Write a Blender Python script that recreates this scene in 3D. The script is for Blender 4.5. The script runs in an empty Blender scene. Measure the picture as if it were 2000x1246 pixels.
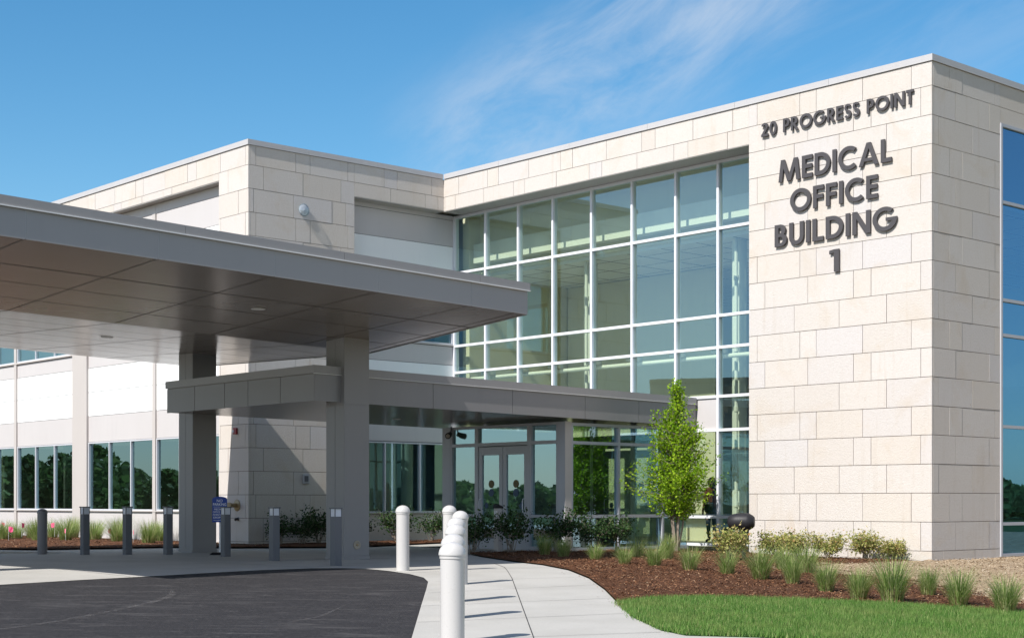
import bpy, bmesh, math, random
import numpy as np
from mathutils import Vector, Matrix
R = math.radians
sc = bpy.context.scene
col = sc.collection

# ------------------------------------------------------------------ camera
# World: X runs along the faces that recede to the right, Y along the faces that recede to the left.
VIEW = R(41.94)
cam_d = bpy.data.cameras.new('camera')
cam = bpy.data.objects.new('camera', cam_d); col.objects.link(cam)
cam.location = (0, 0, 1.265); cam.rotation_euler = (R(90), 0, -VIEW)
cam_d.sensor_width = 36; cam_d.lens = 3020 / 2000 * 36
cam_d.shift_y = (980 - 623) / 2000
cam_d.clip_start = .1; cam_d.clip_end = 3000
sc.camera = cam

# ------------------------------------------------------------------ sky, sun, exposure
SUN_EL, SUN_AZ = R(45), R(6.5)        # light travels (cos 6.5, sin 6.5) in plan
travel = Vector((math.cos(SUN_AZ) * math.cos(SUN_EL), math.sin(SUN_AZ) * math.cos(SUN_EL), -math.sin(SUN_EL)))
sun_d = bpy.data.lights.new('sun', 'SUN'); sun_d.energy = 4.6; sun_d.angle = R(.5); sun_d.color = (1, .962, .915)
sun = bpy.data.objects.new('sun', sun_d); col.objects.link(sun)
sun.rotation_euler = travel.to_track_quat('-Z', 'Y').to_euler(); sun.location = (-20, -5, 30)

w = bpy.data.worlds.new('World'); sc.world = w; w.use_nodes = True
nt = w.node_tree; nt.nodes.clear()
def N(tree, typ, **kw):
    n = tree.nodes.new(typ)
    for k, v in kw.items():
        if k.startswith('i_'):
            key = k[2:]
            key = int(key) if key.isdigit() else key.replace('_', ' ')
            n.inputs[key].default_value = v
        else: setattr(n, k, v)
    return n
sky = N(nt, 'ShaderNodeTexSky', sky_type='NISHITA', sun_disc=False, sun_elevation=SUN_EL, sun_rotation=R(262))
sky.altitude = 0; sky.air_density = 1.0; sky.dust_density = .3; sky.ozone_density = 2.2
bg = N(nt, 'ShaderNodeBackground'); bg.inputs['Strength'].default_value = .105
out = N(nt, 'ShaderNodeOutputWorld')
tc = N(nt, 'ShaderNodeTexCoord')
# thin cirrus: noise drawn out along one direction of the sky, in a band
L = nt.links.new
def dotv(v):
    d = N(nt, 'ShaderNodeVectorMath', operation='DOT_PRODUCT'); d.inputs[1].default_value = v; L(tc.outputs['Generated'], d.inputs[0]); return d.outputs['Value']
def mth(op, a, b=None):
    m = N(nt, 'ShaderNodeMath', operation=op)
    for q, k in ((a, 0), (b, 1)):
        if q is None: continue
        if isinstance(q, (int, float)): m.inputs[k].default_value = q
        else: L(q, m.inputs[k])
    return m.outputs[0]
def smooth(v, a, b, c=0, d=1):
    r = N(nt, 'ShaderNodeMapRange', interpolation_type='SMOOTHSTEP')
    for k, q in zip((1, 2, 3, 4), (a, b, c, d)): r.inputs[k].default_value = q
    L(v, r.inputs[0]); return r.outputs[0]
fw = Vector((math.sin(VIEW), math.cos(VIEW), 0)); rt = Vector((math.cos(VIEW), -math.sin(VIEW), 0)); up = Vector((0, 0, 1)); q_ = R(29)
da = dotv(rt * math.cos(q_) + up * math.sin(q_)); db = dotv(up * math.cos(q_) - rt * math.sin(q_))
cmb = N(nt, 'ShaderNodeCombineXYZ'); L(mth('MULTIPLY', da, 5.0), cmb.inputs[0]); L(mth('MULTIPLY', db, 16.0), cmb.inputs[1])
n1 = N(nt, 'ShaderNodeTexNoise', i_Scale=1.5, i_Detail=10.0, i_Roughness=.64, i_Distortion=.5); L(cmb.outputs[0], n1.inputs['Vector'])
n2 = N(nt, 'ShaderNodeTexNoise', i_Scale=.55, i_Detail=3.0); L(cmb.outputs[0], n2.inputs['Vector'])
band = mth('MULTIPLY', smooth(db, .150, .205), smooth(db, .275, .215))
band = mth('MULTIPLY', band, mth('MULTIPLY', smooth(da, .02, .10), smooth(da, .50, .28)))
wide = mth('MULTIPLY', mth('MULTIPLY', smooth(db, .02, .14), smooth(db, .34, .22)), smooth(da, .08, .30))
fac = mth('MULTIPLY', mth('ADD', mth('MULTIPLY', band, .60), mth('MULTIPLY', wide, .20)), smooth(n1.outputs['Fac'], .30, .72))
fac = mth('MULTIPLY', fac, smooth(n2.outputs['Fac'], .25, .6, .45, 1.0))
# sky colour deepened around the view, left paler elsewhere for neutral ambient light
deep = smooth(dotv((fw * .95 + up * .3).normalized()), .25, .86)
hs = N(nt, 'ShaderNodeHueSaturation'); hs.inputs['Hue'].default_value = .492; hs.inputs['Saturation'].default_value = 1.34; hs.inputs['Value'].default_value = .95
L(sky.outputs[0], hs.inputs['Color'])
hs2 = N(nt, 'ShaderNodeHueSaturation'); hs2.inputs['Saturation'].default_value = .85; hs2.inputs['Value'].default_value = .98; L(sky.outputs[0], hs2.inputs['Color'])
mixd = N(nt, 'ShaderNodeMix', data_type='RGBA'); L(deep, mixd.inputs[0]); L(hs2.outputs[0], mixd.inputs[6]); L(hs.outputs[0], mixd.inputs[7])
mixs = N(nt, 'ShaderNodeMix', data_type='RGBA'); mixs.inputs[7].default_value = (4.6, 5.0, 5.6, 1)
L(mixd.outputs[2], mixs.inputs[6]); L(fac, mixs.inputs[0])
L(mixs.outputs[2], bg.inputs['Color']); L(bg.outputs[0], out.inputs['Surface'])

sc.view_settings.view_transform = 'Standard'; sc.view_settings.look = 'None'
sc.view_settings.exposure = .56; sc.view_settings.gamma = 1
try: sc.view_settings.use_curve_mapping = False
except Exception: pass
sc.cycles.max_bounces = 8; sc.cycles.transparent_max_bounces = 16; sc.cycles.diffuse_bounces = 4; sc.cycles.glossy_bounces = 4

# ------------------------------------------------------------------ materials
def mat(name):
    m = bpy.data.materials.new(name); m.use_nodes = True
    t = m.node_tree; t.nodes.clear()
    o = t.nodes.new('ShaderNodeOutputMaterial'); p = t.nodes.new('ShaderNodeBsdfPrincipled')
    t.links.new(p.outputs[0], o.inputs['Surface'])
    return m, t, p, o
def ramp(t, fac, stops):
    r = t.nodes.new('ShaderNodeValToRGB'); e = r.color_ramp.elements
    while len(e) < len(stops): e.new(.5)
    for q, (pos, c) in zip(e, stops): q.position = pos; q.color = (*c, 1)
    t.links.new(fac, r.inputs['Fac']); return r.outputs['Color']
def noise(t, scale, detail=4, rough=.55, dist=0, vec=None, stretch=None):
    n = t.nodes.new('ShaderNodeTexNoise'); n.inputs['Scale'].default_value = scale; n.inputs['Detail'].default_value = detail
    n.inputs['Roughness'].default_value = rough; n.inputs['Distortion'].default_value = dist
    if vec is None:
        g_ = t.nodes.new('ShaderNodeNewGeometry'); vec = g_.outputs['Position']
    if stretch:
        m_ = t.nodes.new('ShaderNodeMapping'); m_.inputs['Scale'].default_value = stretch
        if len(stretch) == 3: t.links.new(vec, m_.inputs['Vector']); vec = m_.outputs[0]
    t.links.new(vec, n.inputs['Vector']); return n.outputs['Fac']
def mixc(t, fac, a, b, mode='MIX'):
    m = t.nodes.new('ShaderNodeMix'); m.data_type = 'RGBA'; m.blend_type = mode
    for s, i in ((fac, 0), (a, 6), (b, 7)):
        if isinstance(s, (int, float)): m.inputs[i].default_value = s
        elif isinstance(s, tuple): m.inputs[i].default_value = (*s, 1)
        else: t.links.new(s, m.inputs[i])
    return m.outputs[2]
def mrange(t, v, a, b, c=0, d=1):
    r = t.nodes.new('ShaderNodeMapRange')
    for i, x in zip((1, 2, 3, 4), (a, b, c, d)): r.inputs[i].default_value = x
    t.links.new(v, r.inputs[0]); return r.outputs[0]
def bump(t, p, h, strength=.3, dist=.02):
    b = t.nodes.new('ShaderNodeBump'); b.inputs['Strength'].default_value = strength; b.inputs['Distance'].default_value = dist
    t.links.new(h, b.inputs['Height']); t.links.new(b.outputs[0], p.inputs['Normal'])
def island(t):
    g_ = t.nodes.new('ShaderNodeNewGeometry'); return g_.outputs['Random Per Island']
def metal(name, c, rough=.45, spec=.4, var=.05, streak=True):
    m, t, p, o = mat(name)
    n = noise(t, .9, 4, stretch=(1, 1, .35))
    a = tuple(x * (1 - var) for x in c); b = tuple(min(1, x * (1 + var)) for x in c)
    base = mixc(t, n, a, b)
    isl = island(t); base = mixc(t, mrange(t, isl, 0, 1, 0, .07), base, tuple(x * .72 for x in c))
    t.links.new(base, p.inputs['Base Color'])
    p.inputs['Roughness'].default_value = rough; p.inputs['Specular IOR Level'].default_value = spec
    n2 = noise(t, 40, 3); t.links.new(mrange(t, n2, .2, .8, rough - .06, rough + .06), p.inputs['Roughness'])
    n3 = noise(t, .9, 2); bump(t, p, n3, .22, .02)
    dst = noise(t, 5, 5, .6, stretch=(1.2, 1.2, .2)); t.links.new(mixc(t, mrange(t, dst, .55, .8, 0, .16), base, tuple(x * .7 for x in c)), p.inputs['Base Color'])
    return m
M = {}
M['canopy_metal'] = metal('canopy_metal', (.345, .332, .33), .46, .45)
M['canopy_cap'] = metal('canopy_cap', (.31, .297, .295), .42, .45)
M['shaded_canopy_metal'] = metal('shaded_canopy_metal', (.255, .246, .246), .44, .5)  # canopy metal with shade put into its colour, for columns and low fascia
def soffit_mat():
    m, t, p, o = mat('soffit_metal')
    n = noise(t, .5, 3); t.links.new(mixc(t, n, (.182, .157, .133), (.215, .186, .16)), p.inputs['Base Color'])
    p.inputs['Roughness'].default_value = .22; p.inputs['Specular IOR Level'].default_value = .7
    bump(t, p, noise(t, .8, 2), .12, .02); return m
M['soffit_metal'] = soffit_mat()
M['soffit_seam'] = metal('soffit_seam', (.13, .11, .094), .5, .3)
M['drip'] = metal('drip_edge', (.75, .74, .72), .35, .5)
M['gray_panel'] = metal('gray_panel', (.50, .475, .465), .42, .4)
M['white_panel'] = metal('white_panel', (.80, .81, .80), .4, .4)
M['tan_panel'] = metal('tan_panel', (.46, .425, .40), .45, .4)
M['recess_metal'] = metal('recess_metal', (.36, .34, .315), .4, .5)
M['cap_metal'] = metal('cap_metal', (.44, .43, .43), .4, .5)
M['frame'] = metal('aluminium_frame', (.66, .67, .70), .38, .5)
M['frame_dark'] = metal('anodised_frame', (.40, .41, .44), .38, .5)
M['lobby_white'] = metal('lobby_white_paint', (.78, .78, .74), .5, .3)
M['dark_seam'] = metal('dark_seam', (.05, .05, .05), .7, .2)
M['letter'] = metal('letter_metal', (.066, .061, .064), .45, .35)
M['white_plastic'] = metal('white_plastic', (.49, .475, .46), .3, .5, .03)
M['bollard_gray'] = metal('bollard_gray', (.115, .12, .135), .42, .45)
M['post_gray'] = metal('post_gray', (.16, .155, .165), .4, .45)
M['black_paint'] = metal('black_paint', (.02, .019, .021), .5, .3)
M['brass'] = metal('brass', (.30, .22, .11), .35, .6); 
M['red_paint'] = metal('red_paint', (.28, .02, .03), .35, .5)
M['blue_sign'] = metal('blue_sign', (.012, .05, .30), .4, .4)
M['sign_white'] = metal('sign_white', (.8, .82, .85), .4, .4)
M['lamp_window'] = metal('lamp_window', (.62, .64, .70), .25, .5)
M['pink_flag'] = metal('pink_flag', (.85, .10, .24), .5, .3)
M['sticker_blue'] = metal('sticker_blue', (.012, .05, .11), .4, .4)
M['sticker_yellow'] = metal('sticker_yellow', (.10, .07, .01), .4, .4)
M['beige_plaque'] = metal('beige_plaque', (.38, .33, .26), .5, .3)
M['beige_wall'] = metal('beige_wall', (.74, .70, .55), .7, .2)
M['tan_wall'] = metal('tan_wall', (.34, .25, .13), .7, .2)
M['yellow_wall'] = metal('yellow_wall', (.55, .36, .08), .7, .2)
M['int_dark'] = metal('interior_dark', (.10, .10, .085), .7, .2)
M['int_floor'] = metal('interior_floor', (.52, .48, .40), .4, .4)
M['ceiling_tile'] = metal('ceiling_tile', (.76, .75, .72), .8, .2)
M['roof_membrane'] = metal('roof_membrane', (.55, .55, .54), .8, .2)
M['mortar'] = metal('mortar', (.15, .115, .09), .9, .05)
M['jacket'] = metal('jacket', (.15, .05, .045), .8, .2)
M['trousers'] = metal('trousers', (.05, .05, .055), .8, .2)
M['skin'] = metal('skin', (.35, .20, .14), .6, .3)
M['hair'] = metal('hair', (.018, .013, .01), .6, .3)
M['bag'] = metal('bag', (.02, .02, .022), .6, .3)

def stone():
    m, t, p, o = mat('limestone_panel')
    isl = island(t)
    base = ramp(t, isl, [(0, (.55, .505, .46)), (.3, (.585, .55, .515)), (.55, (.57, .52, .465)), (.8, (.555, .53, .52)), (1, (.585, .535, .48))])
    vein = noise(t, 1.1, 5, .6, .7)
    base = mixc(t, mrange(t, vein, .54, .76, 0, .42), base, (.50, .40, .285))
    big = noise(t, .5, 3)
    base = mixc(t, mrange(t, big, .3, .7, 0, .22), base, (.50, .47, .44))
    grain = noise(t, 26, 6, .7)
    base = mixc(t, mrange(t, grain, .36, .70, .0, .36), base, (.45, .40, .345))
    strk = noise(t, 4.0, 4, .6, .2, stretch=(1.4, 1.4, .13)); base = mixc(t, mrange(t, strk, .58, .78, 0, .30), base, (.43, .36, .28))
    speck = noise(t, 7, 2); base = mixc(t, mrange(t, speck, .72, .78, 0, .3), base, (.40, .31, .20))
    t.links.new(base, p.inputs['Base Color']); p.inputs['Roughness'].default_value = .85; p.inputs['Specular IOR Level'].default_value = .25
    n = noise(t, 38, 7, .72, .2); bump(t, p, n, .65, .025)
    return m
M['stone'] = stone()

def glass(name, tint, base=.16, k=.9, waves=.012, gcol=(.52, .82, 1)):
    m = bpy.data.materials.new(name); m.use_nodes = True; t = m.node_tree; t.nodes.clear()
    o = t.nodes.new('ShaderNodeOutputMaterial'); mx = t.nodes.new('ShaderNodeMixShader')
    tr = t.nodes.new('ShaderNodeBsdfTransparent'); tr.inputs[0].default_value = (*tint, 1)
    gl = t.nodes.new('ShaderNodeBsdfGlossy'); gl.inputs['Roughness'].default_value = .004; gl.inputs['Color'].default_value = (*gcol, 1)
    fr = t.nodes.new('ShaderNodeLayerWeight'); fr.inputs['Blend'].default_value = .5
    pw = t.nodes.new('ShaderNodeMath'); pw.operation = 'POWER'; pw.inputs[1].default_value = 4.0; t.links.new(fr.outputs['Facing'], pw.inputs[0])
    ma = t.nodes.new('ShaderNodeMath'); ma.operation = 'MULTIPLY_ADD'; ma.inputs[1].default_value = k; ma.inputs[2].default_value = base; ma.use_clamp = True
    t.links.new(pw.outputs[0], ma.inputs[0]); t.links.new(ma.outputs[0], mx.inputs[0])
    t.links.new(tr.outputs[0], mx.inputs[1]); t.links.new(gl.outputs[0], mx.inputs[2]); t.links.new(mx.outputs[0], o.inputs['Surface'])
    n = noise(t, .9, 2); b = t.nodes.new('ShaderNodeBump'); b.inputs['Strength'].default_value = waves * 10; b.inputs['Distance'].default_value = .01
    t.links.new(n, b.inputs['Height']); t.links.new(b.outputs[0], gl.inputs['Normal'])
    return m
M['glass'] = glass('tinted_glass', (.82, .90, .77), .25, .8)
M['glass_dark'] = glass('dark_tinted_glass', (.60, .72, .64), .27, .8)
M['glass_sky_tint'] = glass('sky_tinted_reflective_glass', (.30, .42, .46), .34, .7, .012, (.22, .56, .92))  # deep blue of the reflected sky is put into the gloss tint
M['glass_entry'] = glass('entrance_glass', (.70, .82, .76), .36, .7)
M['clear_globe'] = glass('clear_globe', (.85, .86, .86), .12, 1.0, 0)

def asphalt():
    m, t, p, o = mat('asphalt')
    f = noise(t, 24, 6, .8); base = ramp(t, f, [(.3, (.010, .0095, .011)), (.5, (.023, .0215, .0240)), (.62, (.06, .056, .057)), (.75, (.15, .145, .14))])
    g_ = t.nodes.new('ShaderNodeNewGeometry'); rot = t.nodes.new('ShaderNodeMapping'); rot.inputs['Rotation'].default_value = (0, 0, VIEW + .08); t.links.new(g_.outputs['Position'], rot.inputs['Vector'])
    st = noise(t, 2.6, 7, .72, .8, vec=rot.outputs[0], stretch=(.35, 1.5, 1)); base = mixc(t, mrange(t, st, .52, .66, 0, .75), base, (.095, .09, .089))
    sp_ = noise(t, 16, 2, .5); base = mixc(t, mrange(t, sp_, .70, .76, 0, .7), base, (.17, .165, .16))
    big = noise(t, .5, 4); base = mixc(t, mrange(t, big, .35, .7, 0, .4), base, (.036, .034, .036))
    t.links.new(base, p.inputs['Base Color']); p.inputs['Roughness'].default_value = .85; p.inputs['Specular IOR Level'].default_value = .25
    bump(t, p, noise(t, 60, 4, .8), .9, .02); return m
M['asphalt'] = asphalt()
def concrete(name='concrete', k=1.0):
    m, t, p, o = mat(name)
    f = noise(t, 60, 5, .7); base = ramp(t, f, [(.25, (.37 * k, .352 * k, .322 * k)), (.6, (.44 * k, .425 * k, .392 * k)), (.85, (.48 * k, .465 * k, .435 * k))])
    b_ = noise(t, .7, 5, .6); base = mixc(t, mrange(t, b_, .40, .68, 0, .6), base, (.33 * k, .315 * k, .285 * k))
    sp_ = noise(t, 9, 3, .7); base = mixc(t, mrange(t, sp_, .64, .72, 0, .35), base, (.27 * k, .26 * k, .24 * k))
    br = noise(t, 14, 3, .6, stretch=(.4, 3, 1)); base = mixc(t, mrange(t, br, .5, .8, 0, .3), base, (.36 * k, .35 * k, .335 * k))
    t.links.new(base, p.inputs['Base Color']); p.inputs['Roughness'].default_value = .8; p.inputs['Specular IOR Level'].default_value = .3
    bump(t, p, noise(t, 70, 3), .25, .008); return m
M['concrete'] = concrete()
def dirtlike(name, cols, sc1, rough=.95, bs=.8, bd=.05):
    m, t, p, o = mat(name)
    n = noise(t, sc1, 7, .7); base = ramp(t, n, [(.25, cols[0]), (.5, cols[1]), (.75, cols[2])])
    n2 = noise(t, .9, 3); base = mixc(t, mrange(t, n2, .35, .7, 0, .4), base, cols[0])
    t.links.new(base, p.inputs['Base Color']); p.inputs['Roughness'].default_value = rough; p.inputs['Specular IOR Level'].default_value = .15
    bump(t, p, noise(t, sc1 * 1.5, 5, .7), bs, bd); return m
M['mulch'] = dirtlike('mulch_soil', ((.05, .022, .012), (.11, .05, .026), (.18, .085, .045)), 22)
M['dirt'] = dirtlike('bare_dirt', ((.24, .17, .105), (.36, .27, .175), (.46, .36, .25)), 6, bd=.08)
M['turf'] = dirtlike('turf_soil', ((.02, .05, .010), (.045, .11, .024), (.07, .15, .035)), 18)
M['meadow'] = dirtlike('meadow', ((.03, .06, .015), (.05, .085, .025), (.09, .11, .045)), .4)
def isl_mat(name, stops, transl=.35, rough=.6, spec=.25):
    m, t, p, o = mat(name)
    c = ramp(t, island(t), stops); t.links.new(c, p.inputs['Base Color'])
    p.inputs['Roughness'].default_value = rough; p.inputs['Specular IOR Level'].default_value = spec
    if transl:
        tr = t.nodes.new('ShaderNodeBsdfTranslucent'); t.links.new(mixc(t, .5, c, (.25, .35, .04), 'MULTIPLY') if False else c, tr.inputs[0])
        mx = t.nodes.new('ShaderNodeMixShader'); mx.inputs[0].default_value = transl
        t.links.new(p.outputs[0], mx.inputs[1]); t.links.new(tr.outputs[0], mx.inputs[2]); t.links.new(mx.outputs[0], o.inputs['Surface'])
    return m
M['chips'] = isl_mat('bark_chips', [(0, (.04, .018, .010)), (.4, (.13, .056, .028)), (.75, (.21, .10, .050)), (.95, (.32, .18, .10)), (1, (.46, .34, .22))], 0, .9, .1)
M['lawn_blades'] = isl_mat('lawn_blades', [(0, (.06, .15, .022)), (.5, (.125, .25, .045)), (.85, (.20, .34, .085)), (1, (.46, .44, .20))])
M['grass_blades'] = isl_mat('ornamental_blades', [(0, (.11, .20, .03)), (.4, (.22, .32, .085)), (.75, (.38, .44, .16)), (1, (.60, .56, .32))], .45)
M['straw'] = isl_mat('straw_blades', [(0, (.22, .17, .07)), (1, (.40, .33, .18))])
M['tree_leaf'] = isl_mat('tree_leaf', [(0, (.09, .19, .006)), (.4, (.19, .35, .012)), (.8, (.30, .46, .02)), (1, (.42, .55, .05))], .42, .7, .12)
M['shrub_leaf'] = isl_mat('shrub_leaf', [(0, (.012, .032, .009)), (.5, (.026, .062, .016)), (.9, (.05, .105, .03)), (1, (.10, .15, .04))], .25, .55, .2)
M['gold_leaf'] = isl_mat('gold_leaf', [(0, (.09, .12, .02)), (.3, (.27, .31, .075)), (.7, (.50, .47, .16)), (.93, (.56, .45, .22)), (1, (.45, .20, .08))], .4)
M['far_leaf'] = isl_mat('far_leaf', [(0, (.05, .10, .028)), (.6, (.11, .19, .055)), (1, (.19, .26, .09))], .5)
def tone(m, scale, c, amt):
    t = m.node_tree; p = next(n for n in t.nodes if n.type == 'BSDF_PRINCIPLED'); src = p.inputs['Base Color'].links[0].from_socket
    q = mixc(t, mrange(t, noise(t, scale, 4), .45, .68, 0, amt), src, c); t.links.new(q, p.inputs['Base Color'])
    for n in t.nodes:
        if n.type == 'BSDF_TRANSLUCENT': t.links.new(q, n.inputs[0])
tone(M['lawn_blades'], 1.3, (.24, .30, .09), .55); tone(M['lawn_blades'], 5.0, (.05, .14, .03), .4); tone(M['chips'], 2.0, (.06, .028, .016), .5)
def bark():
    m, t, p, o = mat('bark'); n = noise(t, 30, 5, .6, stretch=(1, 1, .2))
    t.links.new(ramp(t, n, [(.3, (.13, .10, .075)), (.7, (.34, .29, .23))]), p.inputs['Base Color']); p.inputs['Roughness'].default_value = .9
    bump(t, p, n, .5, .01); return m
M['bark'] = bark()

# ------------------------------------------------------------------ mesh helpers
class MB:
    def __init__(s): s.v = []; s.f = []; s.sm = False
    def add(s, vs, fs):
        n = len(s.v); s.v += [tuple(x) for x in vs]; s.f += [tuple(i + n for i in f) for f in fs]; return s
    def box(s, x0, x1, y0, y1, z0, z1):
        if x0 > x1: x0, x1 = x1, x0
        if y0 > y1: y0, y1 = y1, y0
        return s.add([(x0, y0, z0), (x1, y0, z0), (x1, y1, z0), (x0, y1, z0), (x0, y0, z1), (x1, y0, z1), (x1, y1, z1), (x0, y1, z1)],
                     [(3, 2, 1, 0), (4, 5, 6, 7), (0, 1, 5, 4), (1, 2, 6, 5), (2, 3, 7, 6), (3, 0, 4, 7)])
    def hexa(s, low, top):   # 4 low points ccw, 4 top points
        return s.add(list(low) + list(top), [(3, 2, 1, 0), (4, 5, 6, 7), (0, 1, 5, 4), (1, 2, 6, 5), (2, 3, 7, 6), (3, 0, 4, 7)])
    def tube(s, pts, rs, n=8, cap=True):
        pts = [Vector(p) for p in pts]
        if not hasattr(rs, '__len__'): rs = [rs] * len(pts)
        base = len(s.v); prev = None
        for i, p in enumerate(pts):
            d = (pts[min(i + 1, len(pts) - 1)] - pts[max(i - 1, 0)]).normalized()
            if prev is None: a = d.orthogonal().normalized()
            else: a = (prev - d * prev.dot(d)); a = a.normalized() if a.length > 1e-6 else d.orthogonal().normalized()
            prev = a; b = d.cross(a)
            for k in range(n):
                q = 2 * math.pi * k / n; s.v.append(tuple(p + (a * math.cos(q) + b * math.sin(q)) * rs[i]))
        for i in range(len(pts) - 1):
            for k in range(n):
                k2 = (k + 1) % n; s.f.append((base + i * n + k, base + i * n + k2, base + (i + 1) * n + k2, base + (i + 1) * n + k))
        if cap:
            s.f.append(tuple(base + k for k in reversed(range(n)))); e = base + (len(pts) - 1) * n; s.f.append(tuple(e + k for k in range(n)))
        return s
    def lathe(s, prof, n=24, c=(0, 0, 0), axis='z'):
        base = len(s.v)
        for r, z in prof:
            for k in range(n):
                q = 2 * math.pi * k / n; x, y = r * math.cos(q), r * math.sin(q)
                v = {'z': (x, y, z), 'x': (z, x, y), 'y': (x, -z, y)}[axis]
                s.v.append((v[0] + c[0], v[1] + c[1], v[2] + c[2]))
        for i in range(len(prof) - 1):
            for k in range(n):
                k2 = (k + 1) % n; s.f.append((base + i * n + k, base + i * n + k2, base + (i + 1) * n + k2, base + (i + 1) * n + k))
        if prof[0][0] > 1e-4: s.f.append(tuple(base + k for k in reversed(range(n))))
        if prof[-1][0] > 1e-4: e = base + (len(prof) - 1) * n; s.f.append(tuple(e + k for k in range(n)))
        return s
    def build(s, name, m, parent=None, smooth=False, local=False, bevel=0):
        me = bpy.data.meshes.new(name)
        vs = s.v
        if parent is not None and not local:
            o_ = Vector((0, 0, 0)); q = parent
            while q is not None: o_ += q.location; q = q.parent
            vs = [(x - o_.x, y - o_.y, z - o_.z) for x, y, z in vs]
        me.from_pydata(vs, [], s.f); me.update()
        if smooth:
            me.polygons.foreach_set('use_smooth', [True] * len(me.polygons))
            try: me.set_sharp_from_angle(angle=R(40))
            except Exception: pass
        mm = M[m] if isinstance(m, str) else m
        me.materials.append(mm)
        o = bpy.data.objects.new(name, me); col.objects.link(o)
        if parent is not None: o.parent = parent
        if bevel:
            b = o.modifiers.new('bevel', 'BEVEL'); b.width = bevel; b.segments = 2; b.limit_method = 'ANGLE'; b.angle_limit = R(40)
        return o
def tag(o, label=None, cat=None, group=None, kind=None):
    if label: o['label'] = label
    if cat: o['category'] = cat
    if group: o['group'] = group
    if kind: o['kind'] = kind
    return o
def thing(name, loc, label, cat, group=None, rz=0):
    o = bpy.data.objects.new(name, None); col.objects.link(o); o.location = loc; o.rotation_euler = (0, 0, rz); o.empty_display_size = .2
    return tag(o, label, cat, group)
def dup(root, loc, rz=0, label=None, scale=None):
    r = root.copy(); col.objects.link(r); r.location = loc; r.rotation_euler = (0, 0, rz)
    if label: r['label'] = label
    if scale: r.scale = (scale,) * 3 if not hasattr(scale, '__len__') else scale
    for ch in list(root.children):
        c = ch.copy(); col.objects.link(c); c.parent = r
        for g2 in ch.children:
            d = g2.copy(); col.objects.link(d); d.parent = c
    return r
CV, SV = math.cos(VIEW), math.sin(VIEW)
def g(X, Y):      # height of the ground: a level forecourt that falls towards the street and a little towards the tower
    x = X * CV - Y * SV; d = X * SV + Y * CV
    t = min(max((x - 2) / 6, 0), 1); t = t * t * (3 - 2 * t)
    return .1 - .025 * min(max(0, 26.2 - d), 22) - .1 * t
def sheet(name, pts, z, m, step=.8, rough=0, kind='structure', label=None, skirt=0):
    bm = bmesh.new(); f = bm.faces.new([bm.verts.new((x, y, 0)) for x, y in pts])
    if f.normal.z < 0 or f.calc_area() == 0: pass
    bm.normal_update()
    if bm.faces[:][0].normal.z < 0: bmesh.ops.reverse_faces(bm, faces=bm.faces[:])
    xs = [p[0] for p in pts]; ys = [p[1] for p in pts]
    for ax, lo, hi in ((0, min(xs), max(xs)), (1, min(ys), max(ys))):
        a = max(lo, -2); b = min(hi, 60); k = math.ceil(a / step) * step
        while k < b:
            co = [0, 0, 0]; no = [0, 0, 0]; co[ax] = k; no[ax] = 1
            bmesh.ops.bisect_plane(bm, geom=bm.verts[:] + bm.edges[:] + bm.faces[:], plane_co=co, plane_no=no); k += step
    bmesh.ops.triangulate(bm, faces=[f for f in bm.faces if len(f.verts) > 4])
    rnd = random.Random(5)
    edge = {v for e in bm.edges if e.is_boundary for v in e.verts}
    for v in bm.verts:
        v.co.z = g(v.co.x, v.co.y) + z
        if rough and v not in edge: v.co.z += rnd.uniform(0, rough)
        if skirt and v in edge: v.co.z = g(v.co.x, v.co.y) + skirt
    me = bpy.data.meshes.new(name); bm.to_mesh(me); bm.free(); me.materials.append(M[m])
    o = bpy.data.objects.new(name, me); col.objects.link(o); tag(o, label, None, None, kind); return o
def inpoly(x, y, P):
    c = False; n = len(P)
    for i in range(n):
        x1, y1 = P[i]; x2, y2 = P[i - 1]
        if (y1 > y) != (y2 > y) and x < (x2 - x1) * (y - y1) / (y2 - y1) + x1: c = not c
    return c
def bulk(name, verts, faces_n, m, parent=None, kind=None):
    # verts: (n, k, 3) array of n separate k-gons
    n, k, _ = verts.shape
    me = bpy.data.meshes.new(name); me.vertices.add(n * k); me.vertices.foreach_set('co', verts.reshape(-1).astype('f4'))
    me.loops.add(n * k); me.loops.foreach_set('vertex_index', np.arange(n * k, dtype='i4'))
    me.polygons.add(n); me.polygons.foreach_set('loop_start', np.arange(0, n * k, k, dtype='i4'))
    try: me.polygons.foreach_set('loop_total', np.full(n, k, dtype='i4'))
    except Exception: pass
    me.update(calc_edges=True); me.validate(); me.materials.append(M[m])
    o = bpy.data.objects.new(name, me); col.objects.link(o)
    if parent is not None: o.parent = parent
    if kind: o['kind'] = kind
    return o

# ------------------------------------------------------------------ ground
ASPH = [(9.77, 22.34), (11.04, 22.42), (12.36, 22.40), (13.91, 22.44), (15.5, 22.50), (15.95, 22.15), (16.09, 21.70), (15.91, 20.81), (15.72, 20.01), (15.39, 19.23), (14.91, 18.52),
        (14.04, 17.48), (12.24, 15.35), (9.98, 12.67), (5.5, 7.2), (-2, -3)]
WALK_R = [(14.5, 6.5), (12.68, 10.28), (12.25, 10.89), (12.42, 11.4), (12.72, 11.84), (13.2, 12.55), (13.9, 13.39), (15.83, 15.63), (17.19, 17.32), (18.26, 18.89), (19.38, 20.73), (20.1, 22.37), (21.29, 24.66), (22.33, 26.31)]
LAWN_EDGE = [(14.35, 13.95), (14.9, 14.05), (15.37, 14.02), (15.91, 13.6), (16.77, 12.56), (17.44, 11.42), (17.86, 10.2), (18.6, 6)]
P_lawn = LAWN_EDGE + [(15, 3), (14.5, 6.5)] + WALK_R[1:7]
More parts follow.
